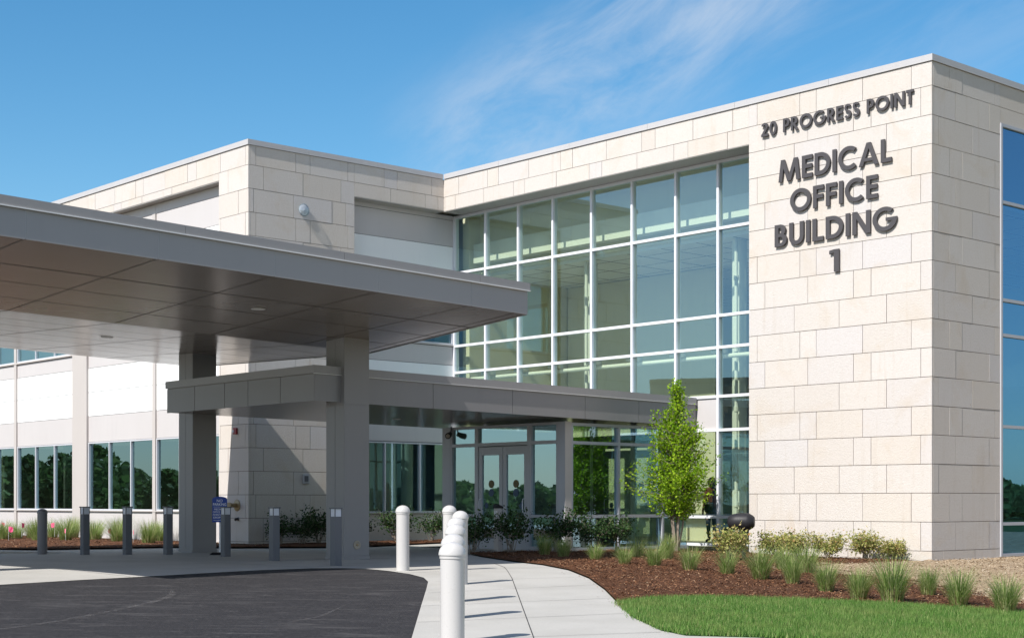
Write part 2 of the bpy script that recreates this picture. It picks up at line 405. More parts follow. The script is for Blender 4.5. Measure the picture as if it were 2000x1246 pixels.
P_mulch = WALK_R[6:] + [(24.5, 26.3), (24.5, 25.5), (28.95, 25.5), (28.95, 23.1), (28.2, 23.1), (28.2, 18.6), (25.6, 18.3), (22.2, 17.2), (21.9, 15.28), (21.6, 14.2), (20.08, 12.29), (19.17, 10.95), (18.9, 6)] + LAWN_EDGE[::-1]
P_dirt = [(28.3, 18.3), (25.0, 18.6), (21.6, 17.44), (21.2, 15.28), (20.9, 14.2), (19.6, 12.29), (18.8, 10.95), (18.4, 3), (60, 3), (60, 18.3)]
P_leftbed = [(8, 36.2), (12, 35.6), (15.47, 35.37), (17.83, 34.9), (19.68, 34.75), (20.5, 33.3), (21.67, 32.55), (22.4, 31.95), (24.16, 32.05), (25.9, 32.8), (28.2, 33.7), (28.9, 34.75), (25.2, 34.75), (25.1, 34.4), (21.7, 34.4), (21.7, 36), (22.0, 36), (22.0, 62), (8, 62)]
P_conc = [(-60, 22.3)] + ASPH + [(-2, -6), (14.6, 3)] + WALK_R + [(24.6, 26.4), (24.7, 31), (29, 31), (29, 35), (22, 35), (22, 62), (-60, 62)]
P_asph = [(-60, 22.3)] + ASPH + [(-2, -60), (-60, -60)]

xs_ = [-1500, -600, -200, -80, -40, -20] + list(np.arange(-10, 62, 1.5)) + [70, 90, 140, 300, 700, 1500]
gv = [(x, y, g(x, y) - .03) for y in xs_ for x in xs_]; nn = len(xs_)
mb = MB(); mb.add(gv, [(j * nn + i, j * nn + i + 1, (j + 1) * nn + i + 1, (j + 1) * nn + i) for j in range(nn - 1) for i in range(nn - 1)])
tag(mb.build('ground', 'meadow'), kind='structure')
sheet('road', P_asph, .0, 'asphalt')
sheet('pavement', P_conc, .006, 'concrete')
sheet('mulch_bed', P_mulch, .03, 'mulch', .3, .03, skirt=.0)
sheet('mulch_bed', P_leftbed, .05, 'mulch', .35, .05, skirt=.0)
sheet('bare_soil', P_dirt, .012, 'dirt', .3, .06)
sheet('lawn', P_lawn, .02, 'turf', .6, skirt=-.01)
# raised kerb of the far drive edge
mb = MB()
K = [(6.0, 33.6), (12.6, 33.75), (14.6, 33.5), (16.2, 32.9)]; hh = [.11, .10, .06, .012]
for i in range(3):
    (x0, y0), (x1, y1) = K[i], K[i + 1]
    a0, a1 = g(x0, y0), g(x1, y1)
    mb.hexa([(x0, y0, a0 - .05), (x1, y1, a1 - .05), (x1, y1 + 2.1 - .2 * (i == 2), a1 - .05), (x0, y0 + 2.1, a0 - .05)],
            [(x0, y0, a0 + hh[i]), (x1, y1, a1 + hh[i + 1]), (x1, y1 + 2.1 - .2 * (i == 2), a1 + hh[i + 1]), (x0, y0 + 2.1, a0 + hh[i])])
tag(mb.build('kerb', 'concrete'), kind='structure')
# tooled joints in the concrete
mb = MB()
def joint(pts, wd=.012):
    for (x0, y0), (x1, y1) in zip(pts, pts[1:]):
        n = max(1, int(math.hypot(x1 - x0, y1 - y0) / .7)); dx, dy = x1 - x0, y1 - y0; l = math.hypot(dx, dy); ox, oy = -dy / l * wd / 2, dx / l * wd / 2
        for i in range(n):
            a, b = i / n, (i + 1) / n; p = (x0 + dx * a, y0 + dy * a); q = (x0 + dx * b, y0 + dy * b)
            mb.add([(p[0] - ox, p[1] - oy, g(*p) + .011), (q[0] - ox, q[1] - oy, g(*q) + .011), (q[0] + ox, q[1] + oy, g(*q) + .011), (p[0] + ox, p[1] + oy, g(*p) + .011)], [(0, 1, 2, 3)])
joint([(19.3, 22.0), (18.27, 20.54), (16.29, 18.13), (11.11, 12.04), (8, 8.4)], .011)
for a, b in (((16.4, 22.9), (20.2, 22.6)), ((15.8, 20.2), (18.9, 19.9)), ((15.0, 18.45), (17.4, 17.6)), ((13.6, 16.9), (16.4, 16.35)), ((12.3, 15.4), (14.9, 14.6)), ((11.0, 13.85), (13.5, 13.0)), ((9.8, 12.4), (12.3, 11.3)),
             ((12, 22.5), (12, 35.3)), ((15.6, 22.6), (15.6, 35.2)), ((19.2, 22.2), (19.2, 34.6)), ((6, 25.6), (21.4, 25.6)), ((6, 28.9), (24.5, 28.9)), ((6, 32.2), (22, 32.2)), ((8, 22.4), (8, 33))): joint([a, b])
tag(mb.build('pavement_joints', 'dark_seam'), kind='structure')
# pale tyre scuff on the asphalt
def scuff():
    m, t, p, o = mat('tyre_scuff'); n = noise(t, 9, 6, .75)
    tr = t.nodes.new('ShaderNodeBsdfTransparent'); mx = t.nodes.new('ShaderNodeMixShader')
    p.inputs['Base Color'].default_value = (.16, .15, .145, 1); p.inputs['Roughness'].default_value = .9
    t.links.new(mrange(t, n, .44, .66, 0, .6), mx.inputs[0]); t.links.new(tr.outputs[0], mx.inputs[1]); t.links.new(p.outputs[0], mx.inputs[2]); t.links.new(mx.outputs[0], o.inputs['Surface'])
    return m
M['scuff'] = scuff()
mb = MB()
def ribbon(pts, wd, z):
    pts = [Vector((x, y, 0)) for x, y in pts]; q = []
    for i, p in enumerate(pts):
        d = (pts[min(i + 1, len(pts) - 1)] - pts[max(i - 1, 0)]).normalized(); n = Vector((-d.y, d.x, 0)) * wd / 2
        k = 1 if 0 < i < len(pts) - 1 else .15
        for sgn in (-1, 1): r = p + n * sgn * k; q.append((r.x, r.y, g(r.x, r.y) + z))
    mb.add(q, [(2 * i, 2 * i + 2, 2 * i + 3, 2 * i + 1) for i in range(len(pts) - 1)])
ribbon([(6.2, 16.0), (7.15, 16.35), (8.07, 16.78), (8.7, 17.2), (9.33, 17.68), (9.8, 18.0), (10.2, 18.4), (10.6, 18.8), (10.9, 19.2), (11.2, 19.8)], .11, .005)
ribbon([(11.2, 19.2), (12.4, 18.9), (13.6, 18.5)], .08, .005)
ribbon([(8.5, 20.2), (10.2, 20.0), (11.6, 19.5)], .06, .005)
ribbon([(9, 14.4), (10.6, 15.2), (11.9, 16.4)], .06, .005)
tag(mb.build('tyre_marks', 'scuff'), kind='structure')

# ------------------------------------------------------------------ the office building
X0, Y0 = 28.28, 18.274      # tower corner
XM, YM = 21.725, 34.415     # middle block corner
XC, YP, XW = 29.03, 34.825, 22.02
TOP, CAPZ = 10.53, 10.672
CZ = [.232 + .6115 * k for k in range(18)]
bld = thing('office_building', (X0, Y0, 0), 'two storey medical office building of pale stone and glass with flat roof', 'building')
rnd = random.Random(11)
def stone_face(name, plane, const, u0, u1, z0, z1, joints, phase=0, skip=(), base=True, thick=.06):
    """rows of stone panels; joints(k) -> sorted list of joint positions for course k"""
    mb = MB(); gp = .0058
    rows = []
    zs = ([z0] if z0 < CZ[0] else []) + [z for z in CZ if z0 - .01 < z < z1 - .05] + [z1]
    if zs[0] > z0 + .02: zs = [z0] + zs
    for a, b in zip(zs, zs[1:]):
        k = int(round((a - CZ[0]) / .6115)) if a >= CZ[0] - .02 else -1
        if a == z0 and z0 > CZ[0]: k = int(math.floor((a - CZ[0]) / .6115 + .02))
        js = [u0] + [j for j in joints(k) if u0 + .04 < j < u1 - .04] + [u1]
        for c, d in zip(js, js[1:]):
            j = rnd.uniform(-.0025, .0025)
            lo, hi = c + (gp if c > u0 else 0), d - (gp if d < u1 else 0); za, zb = a + gp, b - gp
            if plane == 'x': mb.box(const + j, const + thick, lo, hi, za, zb)
            else: mb.box(lo, hi, const + j, const + thick, za, zb)
    o = mb.build(name, 'stone', bld)
    return o
# joint patterns: three courses repeat
T_L = {2: (21.871, 20.632, 19.397), 1: (22.941, 21.712, 21.256, 20.012, 18.775), 0: (22.714, 21.489, 20.252, 19.793, 18.544)}
T_R = {2: (28.531, 29.838), 1: (28.941, 29.44, 30.759), 0: (29.185, 30.518)}
def runs(start, first, n=60):
    out = []; x = start; i = first
    for _ in range(n):
        out.append(x); x += (1.24, 1.24, .46)[i % 3]; i += 1
    return out
def Jtl(k): return sorted(T_L[k % 3]) if k >= 0 else [19.1, 20.4, 21.6, 22.5]
def Jtr(k): return T_R[k % 3] if k >= 0 else [28.7, 29.95]
def Jband(k): return runs(22.6 - (k % 3) * .62, k % 3)
def Jmr(k): return {1: runs(21.955, 1), 0: runs(22.185, 0), 2: runs(22.833 - .95, 0)}[k % 3] if k >= 0 else runs(22.4, 0)
def Jml(k): return {1: runs(34.55, 0), 0: runs(35.402, 2), 2: runs(34.9, 1)}[k % 3] if k >= 0 else runs(35.1, 0)
stone_face('stone_wall', 'x', X0, Y0, 23.183, .03, TOP, Jtl)
stone_face('stone_wall', 'y', Y0, X0 + .065, 30.966, .03, TOP, Jtr)
stone_face('stone_wall', 'x', X0, 23.189, YM - .003, 9.614, TOP, Jband)
stone_face('stone_wall', 'y', YM, XM + .065, 25.111, .10, TOP, Jmr)
stone_face('stone_wall', 'y', YM, 25.117, X0 - .003, 9.63, TOP, Jmr)
stone_face('stone_wall', 'x', XM, YM, 35.86, .10, TOP, Jml)
stone_face('stone_wall', 'x', XM, 35.866, 62, 9.81, TOP, Jml)
stone_face('stone_wall', 'y', Y0, 30.972, 42, 9.66, TOP, Jtr)
# backing walls behind the stone (they show as the mortar lines)
mb = MB()
mb.box(X0 + .02, 28.9, Y0 + .02, 23.17, .0, TOP - .01)
mb.box(28.9, 30.94, Y0 + .02, Y0 + .4, .0, TOP - .012)
mb.box(X0 + .02, 28.7, 23.17, YM + .3, 9.63, TOP - .014)
mb.box(XM + .02, 25.09, YM + .02, YP - .01, .05, TOP - .016)
mb.box(25.09, 28.3, YM + .02, YP - .01, 9.65, TOP - .018)
mb.box(XM + .02, XW + .02, YM + .4, 35.84, .05, TOP - .02)
mb.box(XM + .02, XW + .02, 35.84, 62, 9.83, TOP - .022)
mb.box(30.94, 42, Y0 + .02, Y0 + .4, 9.68, TOP - .024)
mb.build('backing_wall', 'mortar', bld)
# base flashing
mb = MB(); mb.box(X0 - .015, X0 + .05, Y0 - .015, 23.15, -.1, .035); mb.box(X0 + .05, 42, Y0 - .015, Y0 + .05, -.1, .035)
mb.build('base_flashing', 'cap_metal', bld)
# parapet caps with joints
def caps(segs):
    mb = MB()
    for x0, x1, y0, y1 in segs: mb.box(x0, x1, y0, y1, TOP + .003, CAPZ)
    return mb
mb = MB()
seg = [23.2, 26.2, 29.2, 32.2, YM - .05]
a = Y0 - .03
for b in (20.9, 23.6, 26.4, 29.2, 32.0, YM - .03):
    mb.box(X0 - .03, X0 + .4, a, b - .006, TOP + .003, CAPZ); a = b
a = X0 + .401
for b in (29.9, 32.9, 36, 39, 42):
    mb.box(a, b - .006, Y0 - .03, Y0 + .4, TOP + .003, CAPZ - .001); a = b
a = XM - .03
for b in (23.6, 25.9, 28.24):
    mb.box(a, b - .006, YM - .03, YM + .4, TOP + .003, CAPZ); a = b
a = YM + .401
for b in (37.2, 40.0, 42.8, 45.6, 48.4, 51.2, 54, 57, 62):
    mb.box(XM - .03, XM + .4, a, b - .006, TOP + .003, CAPZ - .001); a = b
mb.build('parapet_cap', 'cap_metal', bld)
mb = MB(); mb.box(X0 + .5, 46, Y0 + .5, 34.2, 10.1, 10.3); mb.box(XM + .45, 46, YM + .45, 62, 10.1, 10.3); mb.box(28.75, 28.9, 30.6, 33.9, 10.3, 10.72)
mb.build('roof', 'roof_membrane', bld)
# end walls that close the building at the back
mb = MB(); mb.box(45.8, 46, Y0 + .5, 62, 0, 10.1); mb.box(XM + .6, 45.8, 61.8, 62, 0, 10.1); mb.box(42, 45.8, Y0 + .1, Y0 + .4, 0, 10.1)
mb.build('rear_wall', 'gray_panel', bld)

# soffits and recess heads
mb = MB()
mb.box(X0 + .01, XC + .05, 23.19, YM + .03, 9.60, 9.628)
mb.box(25.117, X0 + .005, YM + .01, YP + .03, 9.612, 9.64)
mb.box(XM + .01, XW + .04, 35.866, 62, 9.79, 9.82)
mb.build('recess_soffit', 'recess_metal', bld)

# panelled walls. One routine for the wing (plane x) and for the recess beside the curtain wall (plane y)
def panel(mb, plane, c, u0, u1, z0, z1, t=.03, gap=.007):
    if plane == 'x': mb.box(c, c + t, u0 + gap, u1 - gap, z0 + gap, z1 - gap)
    else: mb.box(u0 + gap, u1 - gap, c, c + t, z0 + gap, z1 - gap)
piers = [35.866, 39.81, 44.40, 49.06, 53.65, 62]
mg, mw, mt, ms = MB(), MB(), MB(), MB()
ms.box(XW + .035, XW + .10, 35.84, 62, .1, 1.0); ms.box(XW + .035, XW + .10, 35.84, 62, 3.09, 5.85); ms.box(XW + .035, XW + .10, 35.84, 62, 7.9, 9.79)
for a, b in zip(piers, piers[1:]):
    for z0, z1, q in ((.17, .98, mg), (3.09, 3.88, mg), (3.88, 4.615, mw), (4.615, 5.35, mw), (5.35, 5.79, mg), (7.93, 8.745, mw), (8.745, 9.51, mg), (9.51, 9.79, mg)):
        o1 = MB(); panel(o1, 'x', XW, a, b, z0, z1); o1.build('gray_panel' if q is mg else 'white_panel', 'gray_panel' if q is mg else 'white_panel', bld)
for i, y in enumerate(piers[1:-1]):
    h = .48 if i % 2 else .085
    o1 = MB(); o1.box(XW - (.07 if i % 2 else .05), XW + .05, y - h, y + h, .15, 9.5); o1.build('pier', 'tan_panel', bld)
for x0, x1, z0, z1, q in ((25.117, XC - .06, 8.716, 9.487, mg), (25.117, XC - .06, 9.487, 9.62, mg), (25.117, XC - .06, 7.93, 8.716, mw), (25.117, XC - .06, 5.255, 5.80, mg), (25.117, XC - .06, 4.56, 5.255, mw), (25.117, XC - .06, 3.85, 4.56, mw), (25.117, XC - .06, 2.98, 3.85, mg), (25.117, XC - .06, .15, .93, mg)):
    o1 = MB(); panel(o1, 'y', YP, x0, x1, z0, z1); o1.build('gray_panel' if q is mg else 'white_panel', 'gray_panel' if q is mg else 'white_panel', bld)
ms.box(25.1, XC - .02, YP + .035, YP + .1, .1, .95); ms.box(25.1, XC - .02, YP + .035, YP + .1, 2.97, 5.86); ms.box(25.1, XC - .02, YP + .035, YP + .1, 7.92, 9.62)
ms.build('panel_backing', 'dark_seam', bld)
mb = MB(); mb.box(XW - .06, XW + .02, 35.87, 62, .985, 1.012); mb.box(XW - .06, XW + .02, 35.87, 62, 5.80, 5.845); mb.box(25.117, XC - .06, YP - .05, YP + .02, 5.81, 5.85); mb.box(25.117, XC - .06, YP - .05, YP + .02, .937, .962)
mb.box(XW - .10, XW + .03, 35.87, 62, .02, .165); mb.box(25.117, XC - .06, YP - .04, YP + .03, .02, .14)
mb.build('sill', 'tan_panel', bld)
# windows of the wing and recess: each its own frame with its own glass
M['window_frame'] = metal('window_frame', (.52, .53, .56), .4, .4)
def window(plane, c, u0, u1, z0, z1, muls, fr='window_frame', gl='glass_dark'):
    f = MB(); d0, d1 = c - .02, c + .09; w_ = .04
    def bx(a, b, p, q, e=0):
        if plane == 'x': f.box(d0 + e, d1, a, b, p, q)
        else: f.box(a, b, d0 + e, d1, p, q)
    bx(u0, u0 + w_, z0, z1); bx(u1 - w_, u1, z0, z1)
    bx(u0 + w_, u1 - w_, z0, z0 + w_, .002); bx(u0 + w_, u1 - w_, z1 - w_, z1, .002)
    for m_ in muls: bx(m_ - .021, m_ + .021, z0 + w_, z1 - w_, .004)
    fo = f.build('window', fr, bld)
    p = MB()
    if plane == 'x': p.add([(c + .04, u0 + .02, z0 + .02), (c + .04, u1 - .02, z0 + .02), (c + .04, u1 - .02, z1 - .02), (c + .04, u0 + .02, z1 - .02)], [(0, 3, 2, 1)])
    else: p.add([(u0 + .02, c + .04, z0 + .02), (u1 - .02, c + .04, z0 + .02), (u1 - .02, c + .04, z1 - .02), (u0 + .02, c + .04, z1 - .02)], [(0, 1, 2, 3)])
    p.build('pane', gl, fo)
hw = [0, .085, .48, .085, .48, 0]
for i in range(5):
    a = piers[i] + hw[i] + .01; b = piers[i + 1] - hw[i + 1] - .01; t3 = (b - a) / 3
    window('x', XW, a, b, 1.014, 3.085, (a + t3, a + 2 * t3)); window('x', XW, a, b, 5.848, 7.92, (a + t3, a + 2 * t3))
window('y', YP, 25.15, 28.95, .965, 2.965, (26.477, 27.73)); window('y', YP, 25.15, 28.95, 5.853, 7.92, (26.4, 27.7))

# curtain wall of the lobby
cw = MB()
MY = [24.726, 26.11, 27.62, 29.104, 30.592, 31.997, 33.394]
f0, f1 = XC - .07, XC + .10
for y in MY: cw.box(f0, f1, y - .034, y + .034, .2, 9.6)
cw.box(f0, f1, 23.185, 23.25, .2, 9.6); cw.box(f0 - .005, f1, 34.745, 34.82, .2, 9.6)
ys = [23.25] + MY + [34.745]
for a, b in zip(ys, ys[1:]):
    a += .034 if a in MY else 0; b -= .034 if b in MY else 0
    for z in (.22, .9, 3.02, 3.84, 5.035, 5.81, 7.935, 9.56):
        if z < 3.1 and a > 26: continue
        cw.box(f0 + .003, f1 - .003, a, b, z - .034, z + .034)
cwo = cw.build('curtain_wall', 'frame', bld)
gp = MB(); gp.add([(XC, 23.2, .2), (XC, 34.78, .2), (XC, 34.78, 9.58), (XC, 23.2, 9.58)], [(0, 3, 2, 1)]); gp.build('glazing', 'glass', cwo)
sp = MB(); sp.box(XC - .03, XC + .03, 24.764, 26.07, 3.056, 3.804); sp.build('spandrel_panel', 'gray_panel', cwo)
# curtain wall on the right hand face
cw = MB(); yb = Y0 + .03
for x in (31.005, 32.9, 34.8, 36.7, 38.6, 40.5): cw.box(x - .035, x + .035, yb - .06, yb + .1, .05, 9.66)
xs2 = [31.005, 32.9, 34.8, 36.7, 38.6, 40.5]
for a, b in zip(xs2, xs2[1:]):
    for z in (.085, .78, 2.94, 4.97, 5.75, 7.92, 9.625): cw.box(a + .035, b - .035, yb - .057, yb + .097, z - .035, z + .035)
cwo = cw.build('curtain_wall', 'frame_dark', bld)
gp = MB(); gp.add([(31.0, yb, .06), (40.5, yb, .06), (40.5, yb, 9.65), (31.0, yb, 9.65)], [(0, 1, 2, 3)]); gp.build('glazing', 'glass_sky_tint', cwo)
mb = MB(); mb.box(40.54, 42, Y0 + .03, Y0 + .1, .03, 9.66); mb.build('gray_panel_wall', 'gray_panel', bld)

# entrance vestibule under the low canopy
XV, YV = 24.678, 25.65
vb = MB()
vb.box(XV, XV + .205, YV, YV + .256, .1, 3.12)                       # corner post
vb.box(XV, XV + .16, 29.762, 30.085, .1, 3.12)
for y0, y1 in ((26.851, 26.941), (28.722, 28.80)): vb.box(XV + .004, XV + .14, y0, y1, .1, 3.06)
vb.box(XV + .002, XV + .15, YV + .256, 29.762, 3.06, 3.12)
for a, b in ((YV + .256, 26.851), (26.941, 28.722), (28.80, 29.762)): vb.box(XV + .006, XV + .14, a, b, 2.62, 2.70)
for a, b in ((YV + .256, 26.851), (28.80, 29.762)): vb.box(XV + .006, XV + .14, a, b, .90, .965); vb.box(XV + .006, XV + .14, a, b, .1, .22)
for a, b in ((YV + .256, YV + .30), (26.80, 26.851), (28.80, 28.85), (29.71, 29.762)): vb.box(XV + .01, XV + .13, a, b, .965, 3.06)
vb.box(XV + .205, XC - .08, YV + .004, YV + .14, 3.03, 3.10)
for x in (24.916, 26.48, 28.02): vb.box(x - .033, x + .033, YV + .002, YV + .14, .1, 3.03)
for a, b in ((24.949, 26.447), (26.513, 27.987), (28.053, XC - .08)):
    for z, h in ((2.64, .036), (.93, .036), (.15, .05)): vb.box(a, b, YV + .006, YV + .138, z - h, z + h)
vb.box(XV + .16, XC - .08, 30.0, 30.085, .1, 3.12)                   # closed far side
vo = vb.build('vestibule', 'frame_dark', bld)
gp = MB(); gp.add([(XV + .07, YV + .25, .15), (XV + .07, 26.94, .15), (XV + .07, 26.94, 3.08), (XV + .07, YV + .25, 3.08)], [(0, 3, 2, 1)])
gp.add([(XV + .07, 28.72, .15), (XV + .07, 29.8, .15), (XV + .07, 29.8, 3.08), (XV + .07, 28.72, 3.08)], [(0, 3, 2, 1)])
gp.add([(XV + .07, 26.94, 2.66), (XV + .07, 28.72, 2.66), (XV + .07, 28.72, 3.08), (XV + .07, 26.94, 3.08)], [(0, 3, 2, 1)])
gp.add([(XV + .2, YV + .07, .12), (XC - .1, YV + .07, .12), (XC - .1, YV + .07, 3.06), (XV + .2, YV + .07, 3.06)], [(0, 1, 2, 3)])
gp.build('glazing', 'glass_entry', vo)
tp = MB(); tp.box(XV + .003, XV + .207, YV - .012, YV - .001, .1, 3.12); tp.build('post_cladding', 'tan_panel', vo)
def door(x, y0, y1, hinge_left, inner=False):
    d = MB(); st = .13; xa, xb = x + .03, x + .085
    d.box(xa, xb, y0 + .008, y0 + st, .12, 2.60); d.box(xa, xb, y1 - st, y1 - .008, .12, 2.60)
    d.box(xa + .002, xb - .002, y0 + st, y1 - st, 2.40, 2.60); d.box(xa + .002, xb - .002, y0 + st, y1 - st, .12, .38)
    do = d.build('door', 'frame_dark' if not inner else 'int_dark', bld)
    q = MB(); q.add([(x + .06, y0 + st, .38), (x + .06, y1 - st, .38), (x + .06, y1 - st, 2.40), (x + .06, y0 + st, 2.40)], [(0, 3, 2, 1)]); q.build('pane', 'glass_entry' if not inner else 'glass', do)
    yc = (y0 + y1) / 2
    b = MB(); b.box(x + .10, x + .13, y0 + .12, y1 - .12, 1.02, 1.10); b.build('push_bar', 'frame_dark', do)
    hy = y1 - .10 if hinge_left else y0 + .10
    h = MB(); h.tube([(x + .03, hy, 1.0), (x - .04, hy, 1.02), (x - .05, hy, 1.1), (x - .05, hy, 1.25), (x - .04, hy, 1.33), (x + .03, hy, 1.35)], .012, 8); h.build('handle', 'frame', do, True)
    for zz, mm, rr in ((1.70, 'sticker_yellow', .095), (1.49, 'sticker_blue', .095)):
        s_ = MB(); s_.lathe([(rr, x + .050), (rr, x + .0545)], 24, (0, yc, zz), 'x'); s_.build('sticker', mm, do)
    s_ = MB(); s_.lathe([(.07, x + .050), (.07, x + .0545)], 20, (0, hy + (-.16 if hinge_left else .16), 1.18), 'x'); s_.build('sticker', 'sticker_blue', do)
door(XV, 26.941, 27.832, False); door(XV, 27.836, 28.722, True)
door(XC, 26.941, 27.832, False, True); door(XC, 27.836, 28.722, True, True)
mb = MB(); mb.box(XC - .02, XC + .1, 26.1, 26.93, .1, 2.7); mb.box(XC - .02, XC + .1, 28.73, 29.9, .1, 2.7); mb.box(XC - .02, XC + .1, 26.1, 29.9, 2.66, 3.0); mb.build('inner_door_surround', 'int_dark', bld)

# interior that shows through the glass
mb = MB(); mb.box(XW + .12, 45.8, YP + .12, 61.8, -.02, .16); mb.box(XC + .1, 45.8, Y0 + .4, YP + .12, -.02, .17); mb.box(XV + .1, XC + .1, YV + .1, 30.05, .05, .12); mb.build('interior_floor', 'int_floor', bld)
mb = MB(); mb.box(26.8, 27.0, YP + .2, 61.8, .16, 10.0); mb.build('interior_wall', 'beige_wall', bld)
mb = MB(); mb.box(XW + .12, 26.8, YP + .2, 61.8, 3.12, 5.7); mb.box(XW + .12, 26.8, YP + .2, 61.8, 8.0, 8.2); mb.box(25.2, 29.2, YP + .12, YP + .2, 3.1, 5.8); mb.build('ceiling', 'ceiling_tile', bld)
mb = MB(); 
for y in (37.6, 42.1, 46.6, 51.2):
    mb = MB(); mb.box(XW + .5, 26.7, y - .06, y + .06, .17, 3.11); mb.build('interior_wall', 'int_dark', bld)
for y0, y1 in ((43.25, 43.75), (36.6, 36.95)): mb = MB(); mb.box(23.4, 23.6, y0, y1, .9, 2.6); mb.build('interior_panel', 'yellow_wall', bld)
for q in ((XC + .4, 44, YP - .2, YP + .1, .17, 9.9), (43.8, 44.0, Y0 + .5, YP - .2, .9, 9.9), (33.4, 33.6, 28.6, YP - .25, .17, 7.88), (29.2, 31.5, 22.9, 23.1, .17, 2.9)): mb = MB(); mb.box(*q); mb.build('interior_wall', 'beige_wall', bld)
mb = MB(); mb.box(43.75, 43.99, Y0 + .5, YP - .25, .17, .9); mb.build('wainscot', 'tan_wall', bld)
mb = MB(); mb.box(36, 36.3, 20.5, 28.4, .17, 1.0); mb.build('reception_desk', 'tan_wall', bld)
mb = MB(); mb.box(29.95, 43.8, Y0 + .4, YP - .2, 7.9, 8.0)
mb.build('ceiling', 'ceiling_tile', bld)
mb = MB(); mb.box(XC + .1, 29.95, Y0 + .4, YP - .2, 9.7, 9.8); mb.box(29.86, 29.95, Y0 + .4, YP - .2, 8.0, 9.7); mb.build('bulkhead', 'beige_wall', bld)
mb = MB()
for y in np.arange(19, 34.4, 1.22): mb.box(30.0, 43.7, y - .01, y + .01, 7.893, 7.899)
for x in np.arange(30.6, 43.6, 1.22): mb.box(x - .01, x + .01, Y0 + .5, 34.5, 7.894, 7.8995)
mb.build('ceiling_grid', 'int_dark', bld)
mb = MB(); mb.box(XC + .45, XC + .8, 23.3, 34.5, 8.25, 8.8); mb.build('girt', 'lobby_white', bld)
mb = MB(); mb.tube([(XC + .38, 23.3, 4.86), (XC + .38, 34.5, 4.86)], .055, 12)
for y in MY: mb.box(XC + .1, XC + .42, y + .08, y + .36, 4.93, 5.06)
mb.build('guard_rail', 'lobby_white', bld)
for y in (24.75, 30.1):
    mb = MB(); mb.tube([(30.55, y + .6, .17), (30.55, y + .6, 9.7)], .19, 20); c_ = mb.build('column', 'lobby_white', bld, True)
    mb = MB(); mb.tube([(30.2, y + .42, .3), (30.2, y + .42, 9.3)], .045, 8)
    for z in (1.2, 3.6, 5.1, 6.9, 9.2): mb.tube([(30.2, y + .42, z - .06), (30.2, y + .42, z + .06)], .065, 8)
    mb.build('riser_pipe', 'lobby_white', c_, True)
# upper floor edge and stair inside the lobby
mb = MB(); mb.box(36.0, 43.7, Y0 + .5, YP - .25, 4.2, 4.75); mb.build('upper_floor', 'beige_wall', bld)
mb = MB()
for i in range(24):
    mb.box(32.6 + i * .3 * .45, 33.0 + i * .3 * .45, 30.2, 31.8, .17 + i * .18, .35 + i * .18)
mb.build('stair', 'int_floor', bld)

# wall fittings that belong to the building are things of their own (they hang on it)
def wx(name, label, cat, loc): return thing(name, loc, label, cat)
o = wx('wall_light', 'round glass globe wall light high on the shaded stone face', 'light', (23.43, YM, 9.04))
mb = MB(); mb.lathe([(.0, YM * 0), (.13, 0), (.14, .03), (.10, .05)], 24, (0, 0, 0), 'y'); mb.v = [(x, y, z) for x, y, z in mb.v]; mb.build('back_plate', 'frame', o, True, local=True)
mb = MB(); mb.lathe([(.17 * math.sin(q), .045 - .06 * math.cos(q)) for q in np.linspace(.5, math.pi, 12)], 24, (0, 0, 0), 'y'); mb.build('globe', 'clear_globe', o, True, local=True)
mb = MB(); mb.lathe([(.04, .01), (.05, .03), (.03, .05), (.0, .06)], 16, (0, 0, 0), 'y'); mb.build('lamp', 'frame', o, True, local=True)
o = wx('fire_alarm', 'small red fire alarm with white strobe on the stone corner', 'alarm', (XM, 34.99, 3.12))
mb = MB(); mb.box(-.07, -.006, -.075, .075, -.085, .085); mb.build('body', 'red_paint', o, local=True, bevel=.012)
mb = MB(); mb.box(-.10, -.07, .0, .06, -.04, .03); mb.build('strobe', 'sign_white', o, local=True, bevel=.008)
o = wx('hose_connection', 'brass fire hose inlet on a round wall plate by the stone corner', 'hose inlet', (XM, 34.95, 1.18))
mb = MB(); mb.lathe([(.0, .0), (.155, -.006), (.155, -.02), (.12, -.03), (.06, -.035)], 28, (0, 0, 0), 'x'); mb.v = [(x, y, z) for x, y, z in mb.v]; mb.build('wall_plate', 'brass', o, True, local=True)
mb = MB(); mb.tube([(-.03, 0, 0), (-.16, 0, 0)], .055, 16); mb.tube([(-.16, 0, 0), (-.30, .12, .01)], .05, 14); mb.tube([(-.16, 0, 0), (-.30, -.10, .01)], .05, 14); mb.build('inlet', 'brass', o, True, local=True)
for s_ in (-1, 1):
    mb = MB(); mb.tube([(-.29, .11 * s_, .01), (-.36, .155 * s_, .012)], .065, 14); mb.build('cap', 'brass', o, True, local=True)
o = wx('door_button_box', 'small grey control box fixed on the shaded stone wall', 'control box', (23.5, YM, 1.88))
mb = MB(); mb.box(-.11, .11, -.05, -.005, -.13, .13); mb.build('box', 'frame_dark', o, local=True, bevel=.015)
mb = MB(); mb.box(-.06, .06, -.065, -.05, -.07, .08); mb.build('cover', 'bollard_gray', o, local=True, bevel=.006)
o = wx('drain_spout', 'small dark drain outlet low on the stone corner', 'spout', (XM, 34.9, .82))
mb = MB(); mb.tube([(-.004, 0, 0), (-.07, 0, 0), (-.10, 0, -.03)], .035, 12); mb.build('spout', 'black_paint', o, True, local=True)
mb = MB(); mb.lathe([(.0, -.003), (.055, -.004), (.05, -.012), (.035, -.014)], 16, (0, 0, 0), 'x'); mb.build('flange', 'bollard_gray', o, True, local=True)

